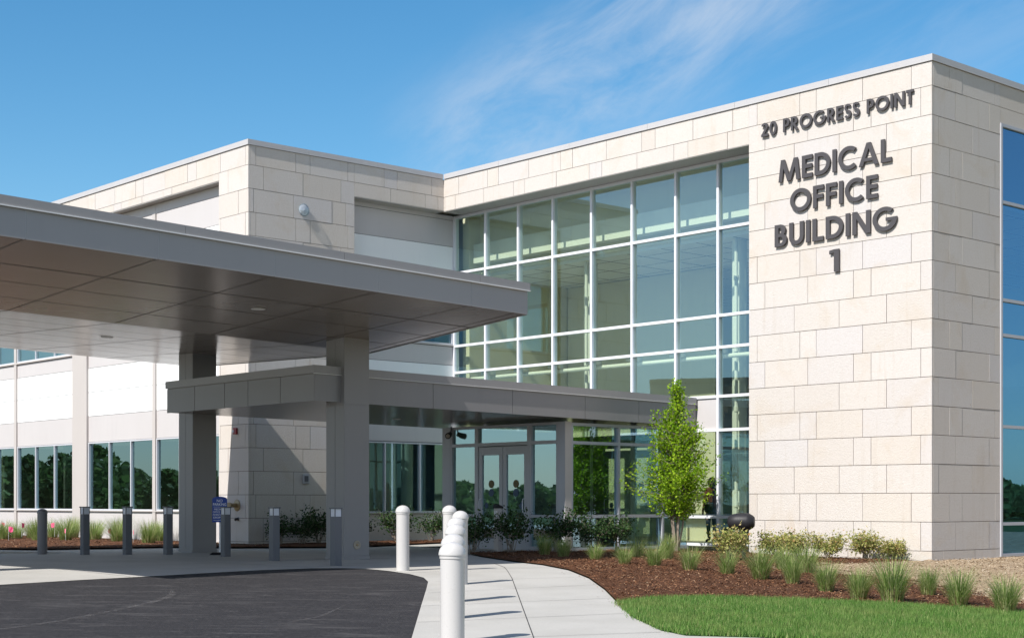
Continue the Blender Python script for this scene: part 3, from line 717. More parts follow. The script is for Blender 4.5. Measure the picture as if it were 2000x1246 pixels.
# ------------------------------------------------------------------ letters on the tower
def arc(cx, cz, rx, rz, a0, a1, wd, n=18, wz=None):
    wz = wz or wd; q = []
    for i in range(n):
        t0, t1 = R(a0 + (a1 - a0) * i / n), R(a0 + (a1 - a0) * (i + 1) / n)
        q.append([(cx + (rx - wd) * math.cos(t0), cz + (rz - wz) * math.sin(t0)), (cx + rx * math.cos(t0), cz + rz * math.sin(t0)), (cx + rx * math.cos(t1), cz + rz * math.sin(t1)), (cx + (rx - wd) * math.cos(t1), cz + (rz - wz) * math.sin(t1))])
    return q
def bar(x0, z0, x1, z1): return [[(x0, z0), (x1, z0), (x1, z1), (x0, z1)]]
def sl(xb0, xb1, z0, xt0, xt1, z1): return [[(xb0, z0), (xb1, z0), (xt1, z1), (xt0, z1)]]
W = .182
def glyph(c):
    """list of strokes (each a list of quads) and the advance width, cap height 1"""
    if c == 'M': return [sl(0, W, 0, .13, .13 + W, 1), sl(.93, .93 + W, 0, .80, .80 + W, 1), sl(.465, .64, 0, .13, .13 + W, 1), sl(.465, .64, 0, .80, .80 + W, 1)], 1.105
    if c == 'E': return [bar(0, 0, W, 1), bar(W - .01, 0, .53, W), bar(W - .01, 1 - W, .53, 1), bar(W - .01, .42, .51, .42 + W)], .53
    if c == 'F': return [bar(0, 0, W, 1), bar(W - .01, 1 - W, .52, 1), bar(W - .01, .42, .49, .42 + W)], .52
    if c == 'D': return [bar(0, 0, W, 1), bar(W - .01, 0, .31, W), bar(W - .01, 1 - W, .31, 1), arc(.30, .5, .48, .5, -90, 90, W)], .78
    if c == 'I': return [bar(0, 0, W, 1)], W
    if c == 'C': return [arc(.51, .5, .52, .52, 48, 312, W, 28)], .88
    if c == 'G': return [arc(.51, .5, .52, .52, 48, 352, W, 30), bar(.56, .40, 1.03, .54)], 1.03
    if c == 'O': return [arc(.52, .5, .52, .52, 0, 360, W, 36)], 1.04
    if c == 'A': return [sl(0, W + .01, 0, .37, .37 + W, 1), sl(.74, .93, 0, .38, .38 + W, 1), bar(.2, .19, .72, .33)], .93
    if c == 'L': return [bar(0, 0, W, 1), bar(W - .01, 0, .50, W)], .50
    if c == 'B': return [bar(0, 0, W, 1), bar(W - .01, 0, .30, .155), bar(W - .01, .845, .28, 1), bar(W - .01, .43, .30, .58), arc(.29, .29, .29, .29, -90, 90, W, 16, .15), arc(.27, .73, .25, .27, -90, 90, W, 16, .15)], .58
    if c == 'U': return [bar(0, .33, W, 1), bar(.50, .33, .50 + W, 1), arc(.3375, .335, .3375, .355, 180, 360, W, 20)], .675
    if c == 'N': return [bar(0, 0, W, 1), bar(.60, 0, .60 + W, 1), sl(.585, .775, 0, 0, .19, 1)], .775
    if c == 'P': return [bar(0, 0, W, 1), bar(W - .01, 1 - .155, .28, 1), bar(W - .01, .37, .28, .52), arc(.27, .685, .29, .315, -90, 90, W, 16, .155)], .56
    if c == 'R': return [bar(0, 0, W, 1), bar(W - .01, 1 - .155, .28, 1), bar(W - .01, .40, .28, .55), arc(.27, .70, .28, .30, -90, 90, W, 16, .155), sl(.41, .62, 0, .17, .35, .45)], .62
    if c == 'S': return [arc(.28, .735, .255, .275, 25, 270, .165, 18, .15), arc(.27, .285, .28, .295, -150, 90, .17, 18, .15)], .55
    if c == 'T': return [bar(.185, 0, .185 + W, 1 - W + .01), bar(0, 1 - W, .55, 1)], .55
    if c == '1': return [bar(.17, 0, .17 + W, 1), sl(0, .05, .74, .18, .19, 1) if False else [[(0, .80), (.17, .86), (.17, 1), (.0, .96)]]], .345
    if c == '2': return [arc(.29, .72, .29, .29, -15, 165, W, 16), sl(0, .24, .12, .37, .56, .66), bar(0, 0, .60, W)], .60
    if c == '0': return [arc(.31, .5, .31, .515, 0, 360, W, 32)], .62
    return [], .34
def sign_line(text, y_left, y_right, z, h, label, depth=.045):
    t = thing('wall_lettering', (X0 - .02, (y_left + y_right) / 2, z), label, 'sign')
    sp_ = .115
    adv = [glyph(c)[1] for c in text]; total = sum(adv) + sp_ * (len(text) - 1)
    k = (y_left - y_right) / total; x = 0
    for c, a in zip(text, adv):
        st = glyph(c)[0]
        if st:
            mb = MB()
            for i, s_ in enumerate(st):
                f = X0 - .02 - depth - .0012 * i; b = X0 - .025
                for q in s_:
                    pts = [(y_left - (x + px_) * k, z + pz * h) for px_, pz in q]
                    mb.add([(f, y, zz) for y, zz in pts] + [(b, y, zz) for y, zz in pts], [(0, 3, 2, 1), (4, 5, 6, 7), (0, 1, 5, 4), (1, 2, 6, 5), (2, 3, 7, 6), (3, 0, 4, 7)])
            mb.build('letter' if c.isalpha() else 'digit', 'letter', t)
        x += a + sp_
    return t
sign_line('20 PROGRESS POINT', 22.776, 18.686, 9.70, .31, 'small dark raised lettering reading 20 PROGRESS POINT under the parapet', .04)
sign_line('MEDICAL', 22.271, 19.23, 8.57, .50, 'dark raised lettering reading MEDICAL on the pale stone tower')
sign_line('OFFICE', 21.94, 19.583, 7.845, .50, 'dark raised lettering reading OFFICE on the pale stone tower')
sign_line('BUILDING', 22.382, 19.094, 7.105, .50, 'dark raised lettering reading BUILDING on the pale stone tower')
sign_line('1', 20.854, 20.60, 6.36, .50, 'single dark raised numeral 1 below the other lettering')

# ------------------------------------------------------------------ drop-off canopy (high, sloping)
CX0, CX1, CY0, CY1, CYF = 7.3, 19.39, 21.2, 35.0, 26.6
def zs(X, Y): return 4.722 - .0294 * (X - 19.79) - .055 * min(Y - 21.6, 5.0) + .036 * max(0, Y - 26.6)
def xr(Y): return CX1 + .075 * (Y - CY0)      # the right hand end is cut at a slight angle
can = thing('drop_off_canopy', (18.5, 26, .1), 'large grey metal canopy over the drop off drive on square columns', 'canopy')
mb = MB(); FH = .568
for y0, y1 in ((CY0, CYF), (CYF, CY1)):
    a0, a1 = xr(y0) + .02, xr(y1) + .02
    mb.hexa([(CX0, y0, zs(CX0, y0)), (a0, y0, zs(a0, y0)), (a1, y1, zs(a1, y1)), (CX0, y1, zs(CX0, y1))], [(CX0, y0, zs(CX0, y0) + .5), (a0, y0, zs(a0, y0) + .5), (a1, y1, zs(a1, y1) + .5), (CX0, y1, zs(CX0, y1) + .5)])
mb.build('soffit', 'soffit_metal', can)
def zf(X, Y): return zs(X, Y)
fa = MB(); cp = MB(); dr = MB()
jx = [CX0, 9.64, 11.77, 13.86, 15.95, 18.04, CX1 + .02]
for a, b in zip(jx, jx[1:]):
    a2, b2 = a + .006, b - .006
    fa.hexa([(a2, CY0 - .03, zs(a2, CY0) - .012), (b2, CY0 - .03, zs(b2, CY0) - .012), (b2, CY0, zs(b2, CY0) - .012), (a2, CY0, zs(a2, CY0) - .012)],
            [(a2, CY0 - .03, zs(a2, CY0) + .415), (b2, CY0 - .03, zs(b2, CY0) + .415), (b2, CY0, zs(b2, CY0) + .415), (a2, CY0, zs(a2, CY0) + .415)])
jy = [CY0, 24.3, CYF, 29.2, 32.0, CY1]
for right in (True, False):
    for a, b in zip(jy, jy[1:]):
        a2, b2 = a + .006, b - .006
        xa, xb = (xr(a2), xr(b2)) if right else (CX0 - .03, CX0 - .03)
        xa += .021 * right; xb += .021 * right
        fa.hexa([(xa, a2, zs(xa, a2) - .012), (xa + .03, a2, zs(xa, a2) - .012), (xb + .03, b2, zs(xb, b2) - .012), (xb, b2, zs(xb, b2) - .012)],
                [(xa, a2, zs(xa, a2) + .415), (xa + .03, a2, zs(xa, a2) + .415), (xb + .03, b2, zs(xb, b2) + .415), (xb, b2, zs(xb, b2) + .415)])
bk = MB(); bk.hexa([(CX0, CY0 - .026, zs(CX0, CY0)), (CX1, CY0 - .026, zs(CX1, CY0)), (CX1, CY0 - .022, zs(CX1, CY0)), (CX0, CY0 - .022, zs(CX0, CY0))], [(CX0, CY0 - .026, zs(CX0, CY0) + .41), (CX1, CY0 - .026, zs(CX1, CY0) + .41), (CX1, CY0 - .022, zs(CX1, CY0) + .41), (CX0, CY0 - .022, zs(CX0, CY0) + .41)])
bk.build('lit_seam_backing', 'cap_metal', can)  # pale strip added behind the joints to draw their lit edges
fa.build('fascia', 'canopy_metal', can)
cj = [CX0 - .06, 9.2, 12.21, 15.22, 18.22, CX1 + .06]
for a, b in zip(cj, cj[1:]):
    a2, b2 = a + .003, b - .003
    cp.hexa([(a2, CY0 - .065, zs(a2, CY0) + .428), (b2, CY0 - .065, zs(b2, CY0) + .428), (b2, CY0 + .3, zs(b2, CY0) + .428), (a2, CY0 + .3, zs(a2, CY0) + .428)],
            [(a2, CY0 - .065, zs(a2, CY0) + FH), (b2, CY0 - .065, zs(b2, CY0) + FH), (b2, CY0 + .3, zs(b2, CY0) + FH), (a2, CY0 + .3, zs(a2, CY0) + FH)])
for right in (True, False):
    for y0, y1 in ((CY0 + .301, CYF), (CYF, CY1)):
        xa, xb = (xr(y0) - .3, xr(y1) - .3) if right else (CX0 - .06, CX0 - .06)
        cp.hexa([(xa, y0, zs(xa, y0) + .428), (xa + .36, y0, zs(xa, y0) + .428), (xb + .36, y1, zs(xb, y1) + .428), (xb, y1, zs(xb, y1) + .428)],
                [(xa, y0, zs(xa, y0) + FH), (xa + .36, y0, zs(xa, y0) + FH), (xb + .36, y1, zs(xb, y1) + FH), (xb, y1, zs(xb, y1) + FH)])
cp.build('roof_edge', 'canopy_cap', can)
a, b = CX0 - .06, CX1 + .06
dr.hexa([(a, CY0 - .078, zs(a, CY0) + .412), (b, CY0 - .078, zs(b, CY0) + .412), (b, CY0 - .031, zs(b, CY0) + .416), (a, CY0 - .031, zs(a, CY0) + .416)],
        [(a, CY0 - .078, zs(a, CY0) + .430), (b, CY0 - .078, zs(b, CY0) + .430), (b, CY0 - .031, zs(b, CY0) + .427), (a, CY0 - .031, zs(a, CY0) + .427)])
dr.build('drip_edge', 'drip', can)
sj = MB()
def sjoint(x0, y0, x1, y1, wd=.02):
    ox, oy = (wd / 2, 0) if y0 != y1 else (0, wd / 2)
    sj.add([(x0 - ox, y0 - oy, zs(x0, y0) - .004), (x1 - ox, y1 - oy, zs(x1, y1) - .004), (x1 + ox, y1 + oy, zs(x1, y1) - .004), (x0 + ox, y0 + oy, zs(x0, y0) - .004)], [(0, 3, 2, 1)])
for x in jx[1:-1]: sjoint(x, CY0, x, CYF); sjoint(x, CYF, x, CY1)
for y in (22.95, 24.2, 25.45, 26.72, 27.95, 29.2, 30.45, 31.7, 33.0, 34.3): sjoint(CX0, y, xr(y), y, .032 if y == 22.95 else .02)
for y0, y1 in ((CY0, CYF), (CYF, CY1)): sjoint(xr(y0) - .22, y0, xr(y1) - .22, y1)
sj.build('soffit_joint', 'soffit_seam', can)
for lx, ly in ((15.2, 23.75), (11.9, 29.9), (15.2, 29.5)):
    mb = MB(); mb.lathe([(.10, .012), (.13, -.004), (.13, -.012), (.10, -.012)], 24, (lx, ly, zs(lx, ly))); d_ = mb.build('downlight', 'drip', can, True)
    mb = MB(); mb.lathe([(0, -.004), (.10, -.006)], 24, (lx, ly, zs(lx, ly))); mb.build('lens', 'lamp_window', d_)
def column(x, y, w_=.62, top=None):
    z0 = g(x, y); z1 = top or zs(x + .3, y + .3) + .09
    mb = MB()
    for a, b in ((z0 - .05, z0 + .085), ):
        mb.box(x - .012, x + w_ + .012, y - .012, y + w_ + .012, a, b)
    gp_ = .006; half = w_ / 2
    zz = [z0 + .085, z0 + 1.6, 3.2, z1]
    zz = [z0 + .085, 3.22, z1]
    mb.box(x + .01, x + w_ - .01, y + .01, y + w_ - .01, z0 + .08, z1)
    for a, b in zip(zz, zz[1:]):
        a += .004; b -= .004 
        mb.box(x, x + .009, y, y + half - gp_, a, b); mb.box(x, x + .009, y + half + gp_, y + w_, a, b)       # left face in two sheets
        mb.box(x + .010, x + w_, y, y + .009, a, b)
        mb.box(x + w_ - .009, x + w_, y + .010, y + w_, a, b); mb.box(x + .010, x + w_ - .010, y + w_ - .009, y + w_, a, b)
    return mb.build('column', 'shaded_canopy_metal', can)
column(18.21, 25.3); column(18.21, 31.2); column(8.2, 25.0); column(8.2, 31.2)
o = thing('round_plaque', (18.524, 25.3, .40), 'round beige plate low on the nearer canopy column', 'plate')
mb = MB(); mb.lathe([(.0, -.002), (.088, .002), (.088, .012), (.075, .018), (.068, .014)], 28, (0, 0, 0), 'y'); mb.build('rim', 'beige_plaque', o, True, local=True)
mb = MB(); mb.lathe([(.066, .004), (.06, .012), (.028, .014), (.024, .022), (.0, .024)], 28, (0, 0, 0), 'y'); mb.build('socket_cover', 'brass', o, True, local=True)

# ------------------------------------------------------------------ entrance canopy (low, flat)
EX0, EX1, EY0, EY1 = 17.58, XC - .08, 25.42, 31.25
def ze(x): return 3.275 - .0125 * (x - EX0)
ec = thing('entrance_canopy', (22, 28.3, .1), 'low grey metal canopy running from the columns to the entrance doors', 'canopy')
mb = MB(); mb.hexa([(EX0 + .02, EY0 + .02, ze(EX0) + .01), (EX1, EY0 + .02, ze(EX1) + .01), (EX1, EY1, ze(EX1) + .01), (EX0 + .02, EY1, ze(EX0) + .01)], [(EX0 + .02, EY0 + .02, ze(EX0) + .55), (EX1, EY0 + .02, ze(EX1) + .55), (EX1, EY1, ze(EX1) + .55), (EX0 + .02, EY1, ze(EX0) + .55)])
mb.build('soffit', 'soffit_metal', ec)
mb = MB()
for y in np.arange(EY0 + .35, EY1, .42): mb.add([(EX0 + .03, y - .006, ze(EX0) + .006), (EX1, y - .006, ze(EX1) + .006), (EX1, y + .006, ze(EX1) + .006), (EX0 + .03, y + .006, ze(EX0) + .006)], [(0, 3, 2, 1)])
mb.build('soffit_joint', 'dark_seam', ec)
fa = MB(); cp = MB()
ex = [EX0, 20.6, 22.855, 25.112, 26.913, EX1]
for a, b in zip(ex, ex[1:]):
    a2, b2 = a + .006, b - .006 * (b < EX1)
    fa.hexa([(a2, EY0, ze(a2)), (b2, EY0, ze(b2)), (b2, EY0 + .02, ze(b2)), (a2, EY0 + .02, ze(a2))], [(a2, EY0, ze(a2) + .53), (b2, EY0, ze(b2) + .53), (b2, EY0 + .02, ze(b2) + .53), (a2, EY0 + .02, ze(a2) + .53)])
ey = [EY0 + .006, 26.642, 27.862, 28.79, 30.031, EY1]
for a, b in zip(ey, ey[1:]):
    fa.box(EX0, EX0 + .02, a + .012, b - .006, ze(EX0), ze(EX0) + .53)
fa.build('fascia', 'shaded_canopy_metal', ec)
a, b = EX0 - .03, EX1
cp.hexa([(a, EY0 - .03, ze(a) + .545), (b, EY0 - .03, ze(b) + .545), (b, EY0 + .3, ze(b) + .545), (a, EY0 + .3, ze(a) + .545)], [(a, EY0 - .03, ze(a) + .705), (b, EY0 - .03, ze(b) + .705), (b, EY0 + .3, ze(b) + .705), (a, EY0 + .3, ze(a) + .705)])
cp.box(EX0 - .03, EX0 + .3, EY0 + .302, EY1 + .02, ze(EX0) + .545, ze(EX0) + .706)
cp.hexa([(EX0 + .3, EY0 + .3, ze(a) + .56), (b, EY0 + .3, ze(b) + .56), (b, EY1, ze(b) + .56), (EX0 + .3, EY1, ze(a) + .56)], [(EX0 + .3, EY0 + .3, ze(a) + .62), (b, EY0 + .3, ze(b) + .62), (b, EY1, ze(b) + .62), (EX0 + .3, EY1, ze(a) + .62)])
cp.build('roof_edge', 'canopy_cap', ec)
dr = MB(); dr.hexa([(a, EY0 - .040, ze(a) + .532), (b, EY0 - .040, ze(b) + .532), (b, EY0 - .001, ze(b) + .534), (a, EY0 - .001, ze(a) + .534)], [(a, EY0 - .040, ze(a) + .543), (b, EY0 - .040, ze(b) + .543), (b, EY0 - .001, ze(b) + .543), (a, EY0 - .001, ze(a) + .543)])
dr.build('drip_edge', 'drip', ec)
for lx, ly in ((22.4, 29.0), (20.6, 28.2)):
    mb = MB(); mb.lathe([(.09, .010), (.11, .004), (.11, -.004), (.09, -.004)], 20, (lx, ly, ze(lx))); d_ = mb.build('downlight', 'drip', ec, True)
    mb = MB(); mb.lathe([(0, .0), (.09, -.001)], 20, (lx, ly, ze(lx))); mb.build('lens', 'lamp_window', d_)
o = thing('security_camera', (XV - .02, 29.7, 3.0), 'small dark camera on a bracket above the left sidelight', 'camera')
mb = MB(); mb.tube([(.0, 0, .14), (-.02, 0, .02), (-.1, -.02, -.03)], .018, 8); mb.build('bracket', 'bollard_gray', o, True, local=True)
mb = MB(); mb.tube([(-.02, .03, -.03), (-.10, -.03, -.07), (-.20, -.10, -.10)], [.05, .07, .075], 14); mb.build('housing', 'black_paint', o, True, local=True)
mb = MB(); mb.tube([(-.20, -.10, -.10), (-.215, -.11, -.104)], .05, 14); mb.build('lens', 'beige_plaque', o, True, local=True)
# door operator post by the entrance
o = thing('push_plate_post', (23.82, 26.99, g(23.82, 26.99)), 'narrow tan post with a dark sloping top before the entrance doors', 'post')
mb = MB(); mb.box(-.075, .075, -.075, .075, 0, 1.02); mb.build('body', 'tan_panel', o, local=True, bevel=.01)
mb = MB(); mb.hexa([(-.09, -.09, 1.02), (.09, -.09, 1.02), (.09, .09, 1.02), (-.09, .09, 1.02)], [(-.07, -.09, 1.06), (.07, -.09, 1.06), (.07, .09, 1.12), (-.07, .09, 1.12)]); mb.build('cap', 'black_paint', o, local=True)
mb = MB(); mb.box(-.085, -.075, -.05, .05, .82, .96); mb.build('button', 'frame', o, local=True)

# ------------------------------------------------------------------ bollards
wb = thing('white_bollard', (16.17, 20.77, g(16.17, 20.77)), 'white domed bollard standing alone left of the row, at the corner of the asphalt', 'bollard', 'white bollards along the kerb line')
mb = MB(); mb.lathe([(.111, -.1), (.111, .985)], 32); mb.build('post', 'white_plastic', wb, True, local=True)
mb = MB(); mb.lathe([(.113, .955), (.118, .96), (.118, .985), (.126, .990), (.126, 1.003)] + [(.124 * math.cos(q), 1.005 + .105 * math.sin(q)) for q in np.linspace(.12, math.pi / 2, 9)], 32); mb.build('dome_cap', 'white_plastic', wb, True, local=True)
for (x, y), lb in zip(((8.96, 10.78), (10.01, 12.03), (11.64, 13.95), (13.04, 15.61), (14.95, 17.80), (16.84, 20.34)),
    ('nearest and largest white bollard, cut off by the bottom of the picture', 'second white bollard from the front, right behind the largest one', 'third white bollard from the front in the tight row', 'fourth white bollard from the front in the tight row', 'white bollard near the back of the row, its foot in view at the right', 'farthest white bollard of the row, nearest the entrance')):
    dup(wb, (x, y, g(x, y)), 0, lb)
lb0 = None
for (x, y), s_ in zip(((15.81, 31.71), (16.51, 31.09), (17.18, 30.49), (17.45, 28.53), (16.95, 25.9), (16.43, 23.08)),
    ('square dark light bollard just right of the round grey bollard', 'square dark light bollard midway between the round bollard and the rear column', 'square dark light bollard close to the left of the rear column', 'square dark light bollard in front of the blue sign', 'square grey light bollard halfway between the two columns', 'square grey light bollard before the nearer column, closest to the asphalt')):
    if lb0 is None:
        lb0 = thing('light_bollard', (x, y, g(x, y)), s_, 'bollard', 'square light bollards around the drop off')
        h_ = .078
        mb = MB(); mb.box(-h_, h_, -h_, h_, -.05, .90); mb.build('post', 'bollard_gray', lb0, local=True, bevel=.006)
        mb = MB()
        for sx in (-1, 1):
            for sy in (-1, 1): mb.box(sx * h_, sx * (h_ - .014), sy * h_, sy * (h_ - .014), .90, 1.04)
        mb.box(-h_ - .012, h_ + .012, -h_ - .012, h_ + .012, 1.04, 1.065); mb.build('cap', 'bollard_gray', lb0, local=True)
        mb = MB(); mb.box(-h_ + .008, h_ - .008, -h_ + .008, h_ - .008, .902, 1.038); mb.build('lamp_lens', 'lamp_window', lb0, local=True)
    else: dup(lb0, (x, y, g(x, y)), 0, s_)
gb = thing('round_bollard', (15.26, 32.66, g(15.26, 32.66)), 'round grey bollard with domed top, leftmost of all bollards', 'bollard')
mb = MB(); mb.lathe([(.108, -.05), (.108, .93)], 28); mb.build('post', 'post_gray', gb, True, local=True)
mb = MB(); mb.lathe([(.11, .91), (.116, .915), (.116, .94)] + [(.114 * math.cos(q), .942 + .075 * math.sin(q)) for q in np.linspace(.1, math.pi / 2, 8)], 28); mb.build('dome_cap', 'post_gray', gb, True, local=True)

# ------------------------------------------------------------------ parking sign
sx_, sy_ = 17.97, 29.63
sg = thing('parking_sign', (sx_, sy_, g(sx_, sy_)), 'blue no parking sign with arched top on a black foot', 'sign')
u = Vector((CV, -SV, 0)); nrm = Vector((-SV, -CV, 0))   # the sign faces the viewer's side of the drive
def P3(a, b, z): p = u * a + nrm * b; return (p.x, p.y, z)
mb = MB(); out_ = [(-.163, .72), (.163, .72), (.163, 1.225)] + [(.163 * math.cos(q) * 1.0, 1.225 + .062 * math.sin(q)) for q in np.linspace(.3, math.pi - .3, 9)] + [(-.163, 1.225)]
n_ = len(out_); mb.add([P3(a, .012, z) for a, z in out_] + [P3(a, -.012, z) for a, z in out_], [tuple(range(n_)), tuple(reversed(range(n_, 2 * n_)))] + [(i, i + n_, (i + 1) % n_ + n_, (i + 1) % n_) for i in range(n_)])
mb.build('panel', 'blue_sign', sg, local=True)
mb = MB(); mb.tube([P3(0, -.035, 0), P3(0, -.035, 1.1)], .02, 10); mb.build('post', 'sign_white', sg, local=True)
mb = MB(); mb.hexa([P3(-.2, .2, 0), P3(-.2, -.25, 0), P3(.2, -.25, 0), P3(.2, .2, 0)], [P3(-.14, .13, .06), P3(-.14, -.18, .06), P3(.14, -.18, .06), P3(.14, .13, .06)]); mb.build('foot', 'black_paint', sg, local=True)
def text_mesh(txt, size, zc):
    c = bpy.data.curves.new('t', 'FONT'); c.body = txt; c.size = size; c.align_x = 'CENTER'; c.extrude = .001
    o_ = bpy.data.objects.new('t', c); col.objects.link(o_); bpy.context.view_layer.update()
    me = bpy.data.meshes.new_from_object(o_.evaluated_get(bpy.context.evaluated_depsgraph_get()))
    bpy.data.objects.remove(o_); bpy.data.curves.remove(c)
    wmax = max(v.co.x for v in me.vertices) - min(v.co.x for v in me.vertices); k = min(1, .29 / wmax)
    for v in me.vertices: v.co = Vector(P3(v.co.x * k, .0135 + v.co.z, zc + v.co.y))
    me.name = 'sign_text'; me.materials.append(M['sign_white']); q = bpy.data.objects.new('sign_text', me); col.objects.link(q); q.parent = sg
for txt, s_, z in (('NO', .085, 1.165), ('PARKING', .085, 1.085), ('MEDICAL', .06, .985), ('OFFICE BLDG', .06, .925), ('PATIENT PICKUP', .06, .865), ('DROP OFF', .06, .805)): text_mesh(txt, s_, z)
mb = MB()
for z in (1.055, .765): mb.hexa([P3(-.135, .012, z), P3(-.135, .0135, z), P3(.135, .0135, z), P3(.135, .012, z)], [P3(-.135, .012, z + .006), P3(-.135, .0135, z + .006), P3(.135, .0135, z + .006), P3(.135, .012, z + .006)])
mb.build('rule_line', 'sign_white', sg, local=True)

# ------------------------------------------------------------------ black ground floodlight
fx, fy = 24.9, 20.63
fl = thing('floodlight', (fx, fy, g(fx, fy)), 'black barrel shaped floodlight on a short black post by the tower', 'floodlight')
ax = (u * .96 + nrm * .28).normalized(); cz = .80
a0 = -ax * .27 + Vector((0, 0, cz)); a1 = ax * .27 + Vector((0, 0, cz))
mb = MB(); mb.tube([a0 - ax * .005, a0 + ax * .02, a0 + ax * .09, a0 + ax * .2, a1 - ax * .14, a1 - ax * .10, a1 - ax * .02, a1], [.05, .10, .155, .178, .182, .176, .13, .11], 24); mb.build('housing', 'black_paint', fl, True, local=True)
mb = MB(); mb.tube([a1, a1 + ax * .012], [.11, .10], 24); mb.build('lens', 'black_paint', fl, True, local=True)
mb = MB(); mb.tube([(.06 * u.x, .06 * u.y, -.05), (.06 * u.x, .06 * u.y, cz - .14)], .042, 14); mb.tube([(.06 * u.x, .06 * u.y, cz - .22), (.06 * u.x, .06 * u.y, cz - .12)], .06, 14); mb.build('post', 'black_paint', fl, True, local=True)

# ------------------------------------------------------------------ person inside the lobby
def skin_body(name, joints, edges, radii, root=0):
    me = bpy.data.meshes.new(name); me.from_pydata(joints, edges, []); o_ = bpy.data.objects.new(name, me); col.objects.link(o_)
    sk = o_.modifiers.new('skin', 'SKIN'); sk.use_smooth_shade = True
    for i, r in enumerate(radii): me.skin_vertices[0].data[i].radius = (r if hasattr(r, '__len__') else (r, r))
    me.skin_vertices[0].data[root].use_root = True
    s2 = o_.modifiers.new('sub', 'SUBSURF'); s2.levels = 1; s2.render_levels = 1
    bpy.context.view_layer.update()
    m2 = bpy.data.meshes.new_from_object(o_.evaluated_get(bpy.context.evaluated_depsgraph_get()))
    bpy.data.objects.remove(o_); bpy.data.meshes.remove(me); m2.name = name; return m2
J = [(0, 0, .94), (0, 0, 1.12), (0, .01, 1.30), (0, .0, 1.43), (0, -.01, 1.50), (0, -.015, 1.57), (0, -.01, 1.66),
     (.16, 0, 1.41), (.22, .0, 1.14), (.20, -.10, .92), (.20, -.12, .84), (-.16, 0, 1.41), (-.22, .0, 1.14), (-.20, -.10, .92), (-.20, -.12, .84),
     (.09, 0, .88), (.10, -.02, .50), (.10, .03, .09), (.10, -.12, .03), (-.09, 0, .88), (-.10, .0, .50), (-.10, .04, .09), (-.10, -.11, .03)]
Ed = [(0, 1), (1, 2), (2, 3), (3, 4), (4, 5), (5, 6), (3, 7), (7, 8), (8, 9), (9, 10), (3, 11), (11, 12), (12, 13), (13, 14), (0, 15), (15, 16), (16, 17), (17, 18), (0, 19), (19, 20), (20, 21), (21, 22)]
Rr = [(.15, .11), (.14, .105), (.16, .115), (.12, .09), .055, .085, .08, .07, .048, .034, .032, .07, .048, .034, .032, .095, .065, .045, .035, .095, .065, .045, .035]
for sgn, hv in ((1, 10), (-1, 14)):
    for k, (dy, l) in enumerate(((-.030, .085), (-.010, .095), (.010, .09), (.028, .07))):
        J.append((J[hv][0], J[hv][1] + dy, J[hv][2] - .05)); J.append((J[hv][0] - .012 * sgn, J[hv][1] + dy - .012, J[hv][2] - .05 - l))
        Ed += [(hv, len(J) - 2), (len(J) - 2, len(J) - 1)]; Rr += [.0105, .0085]
    J.append((J[hv][0] - .02 * sgn, J[hv][1] - .045, J[hv][2] - .03)); J.append((J[hv][0] - .03 * sgn, J[hv][1] - .06, J[hv][2] - .075)); Ed += [(hv, len(J) - 2), (len(J) - 2, len(J) - 1)]; Rr += [.011, .009]
pm = skin_body('body', J, Ed, Rr)
pm.materials.clear()
for k in ('jacket', 'trousers', 'skin'): pm.materials.append(M[k])
for p in pm.polygons:
    c = p.center; arm = abs(c.x) > .155
    p.material_index = 2 if c.z > 1.475 or (arm and c.z < .885 and c.z > .6) else (0 if c.z > .93 or (arm and c.z > .8) else 1)
pr = thing('person', (32.1, 27.62, .17), 'person in a dark red jacket with a black bag standing inside the lobby glass', 'person', rz=R(170))
bo = bpy.data.objects.new('body', pm); col.objects.link(bo); bo.parent = pr
mb = MB(); mb.lathe([(.0, 1.45), (.075, 1.47), (.105, 1.56), (.108, 1.64), (.09, 1.72), (.05, 1.76), (0, 1.77)], 18, (0, .015, 0)); mb.build('hair', 'hair', pr, True, local=True)
bg_ = thing('shoulder_bag', (32.1, 27.62, .17), 'black shoulder bag worn by the person in the lobby', 'bag', rz=R(170))
mb = MB(); mb.lathe([(0, .80), (.12, .82), (.15, .92), (.14, 1.05), (.10, 1.1), (0, 1.1)], 14, (.18, .13, 0)); mb.build('pouch', 'bag', bg_, True, local=True)
mb = MB(); mb.tube([(.2, .15, 1.08), (.12, .13, 1.3), (-.02, .10, 1.45), (-.1, 0, 1.49), (-.02, -.11, 1.4), (.15, -.08, 1.15), (.22, .05, 1.05)], .014, 6); mb.build('strap', 'bag', bg_, True, local=True)

# ------------------------------------------------------------------ plants
def blades_mesh(n, rng, spread, h, wd, bend, base_r, seg=3):
    vs = []; fs = []
    for i in range(n):
        a = rng.uniform(0, 2 * math.pi); r = base_r * math.sqrt(rng.random()); hh_ = h * rng.uniform(.45, 1.0)
        ln = spread * rng.uniform(.15, 1.0); da = a + rng.uniform(-.5, .5)
        bx_, by_ = r * math.cos(a), r * math.sin(a); sd = (-math.sin(da), math.cos(da)); w0 = wd * rng.uniform(.7, 1.2); b0 = len(vs)
        droop = rng.uniform(.0, .22) * h if rng.random() < .5 else 0
        for s_ in range(seg + 1):
            t = s_ / seg; q = t ** bend; x = bx_ + math.cos(da) * ln * q; y = by_ + math.sin(da) * ln * q; z = hh_ * (t ** .85) - droop * t ** 3
            ww = w0 * (1 - t) ** .6 * .5
            if s_ < seg: vs += [(x - sd[0] * ww, y - sd[1] * ww, z), (x + sd[0] * ww, y + sd[1] * ww, z)]
            else: vs.append((x, y, z))
        for s_ in range(seg - 1): k = b0 + 2 * s_; fs.append((k, k + 1, k + 3, k + 2))
        k = b0 + 2 * (seg - 1); fs.append((k, k + 1, k + 2))
    return vs, fs
GR = []
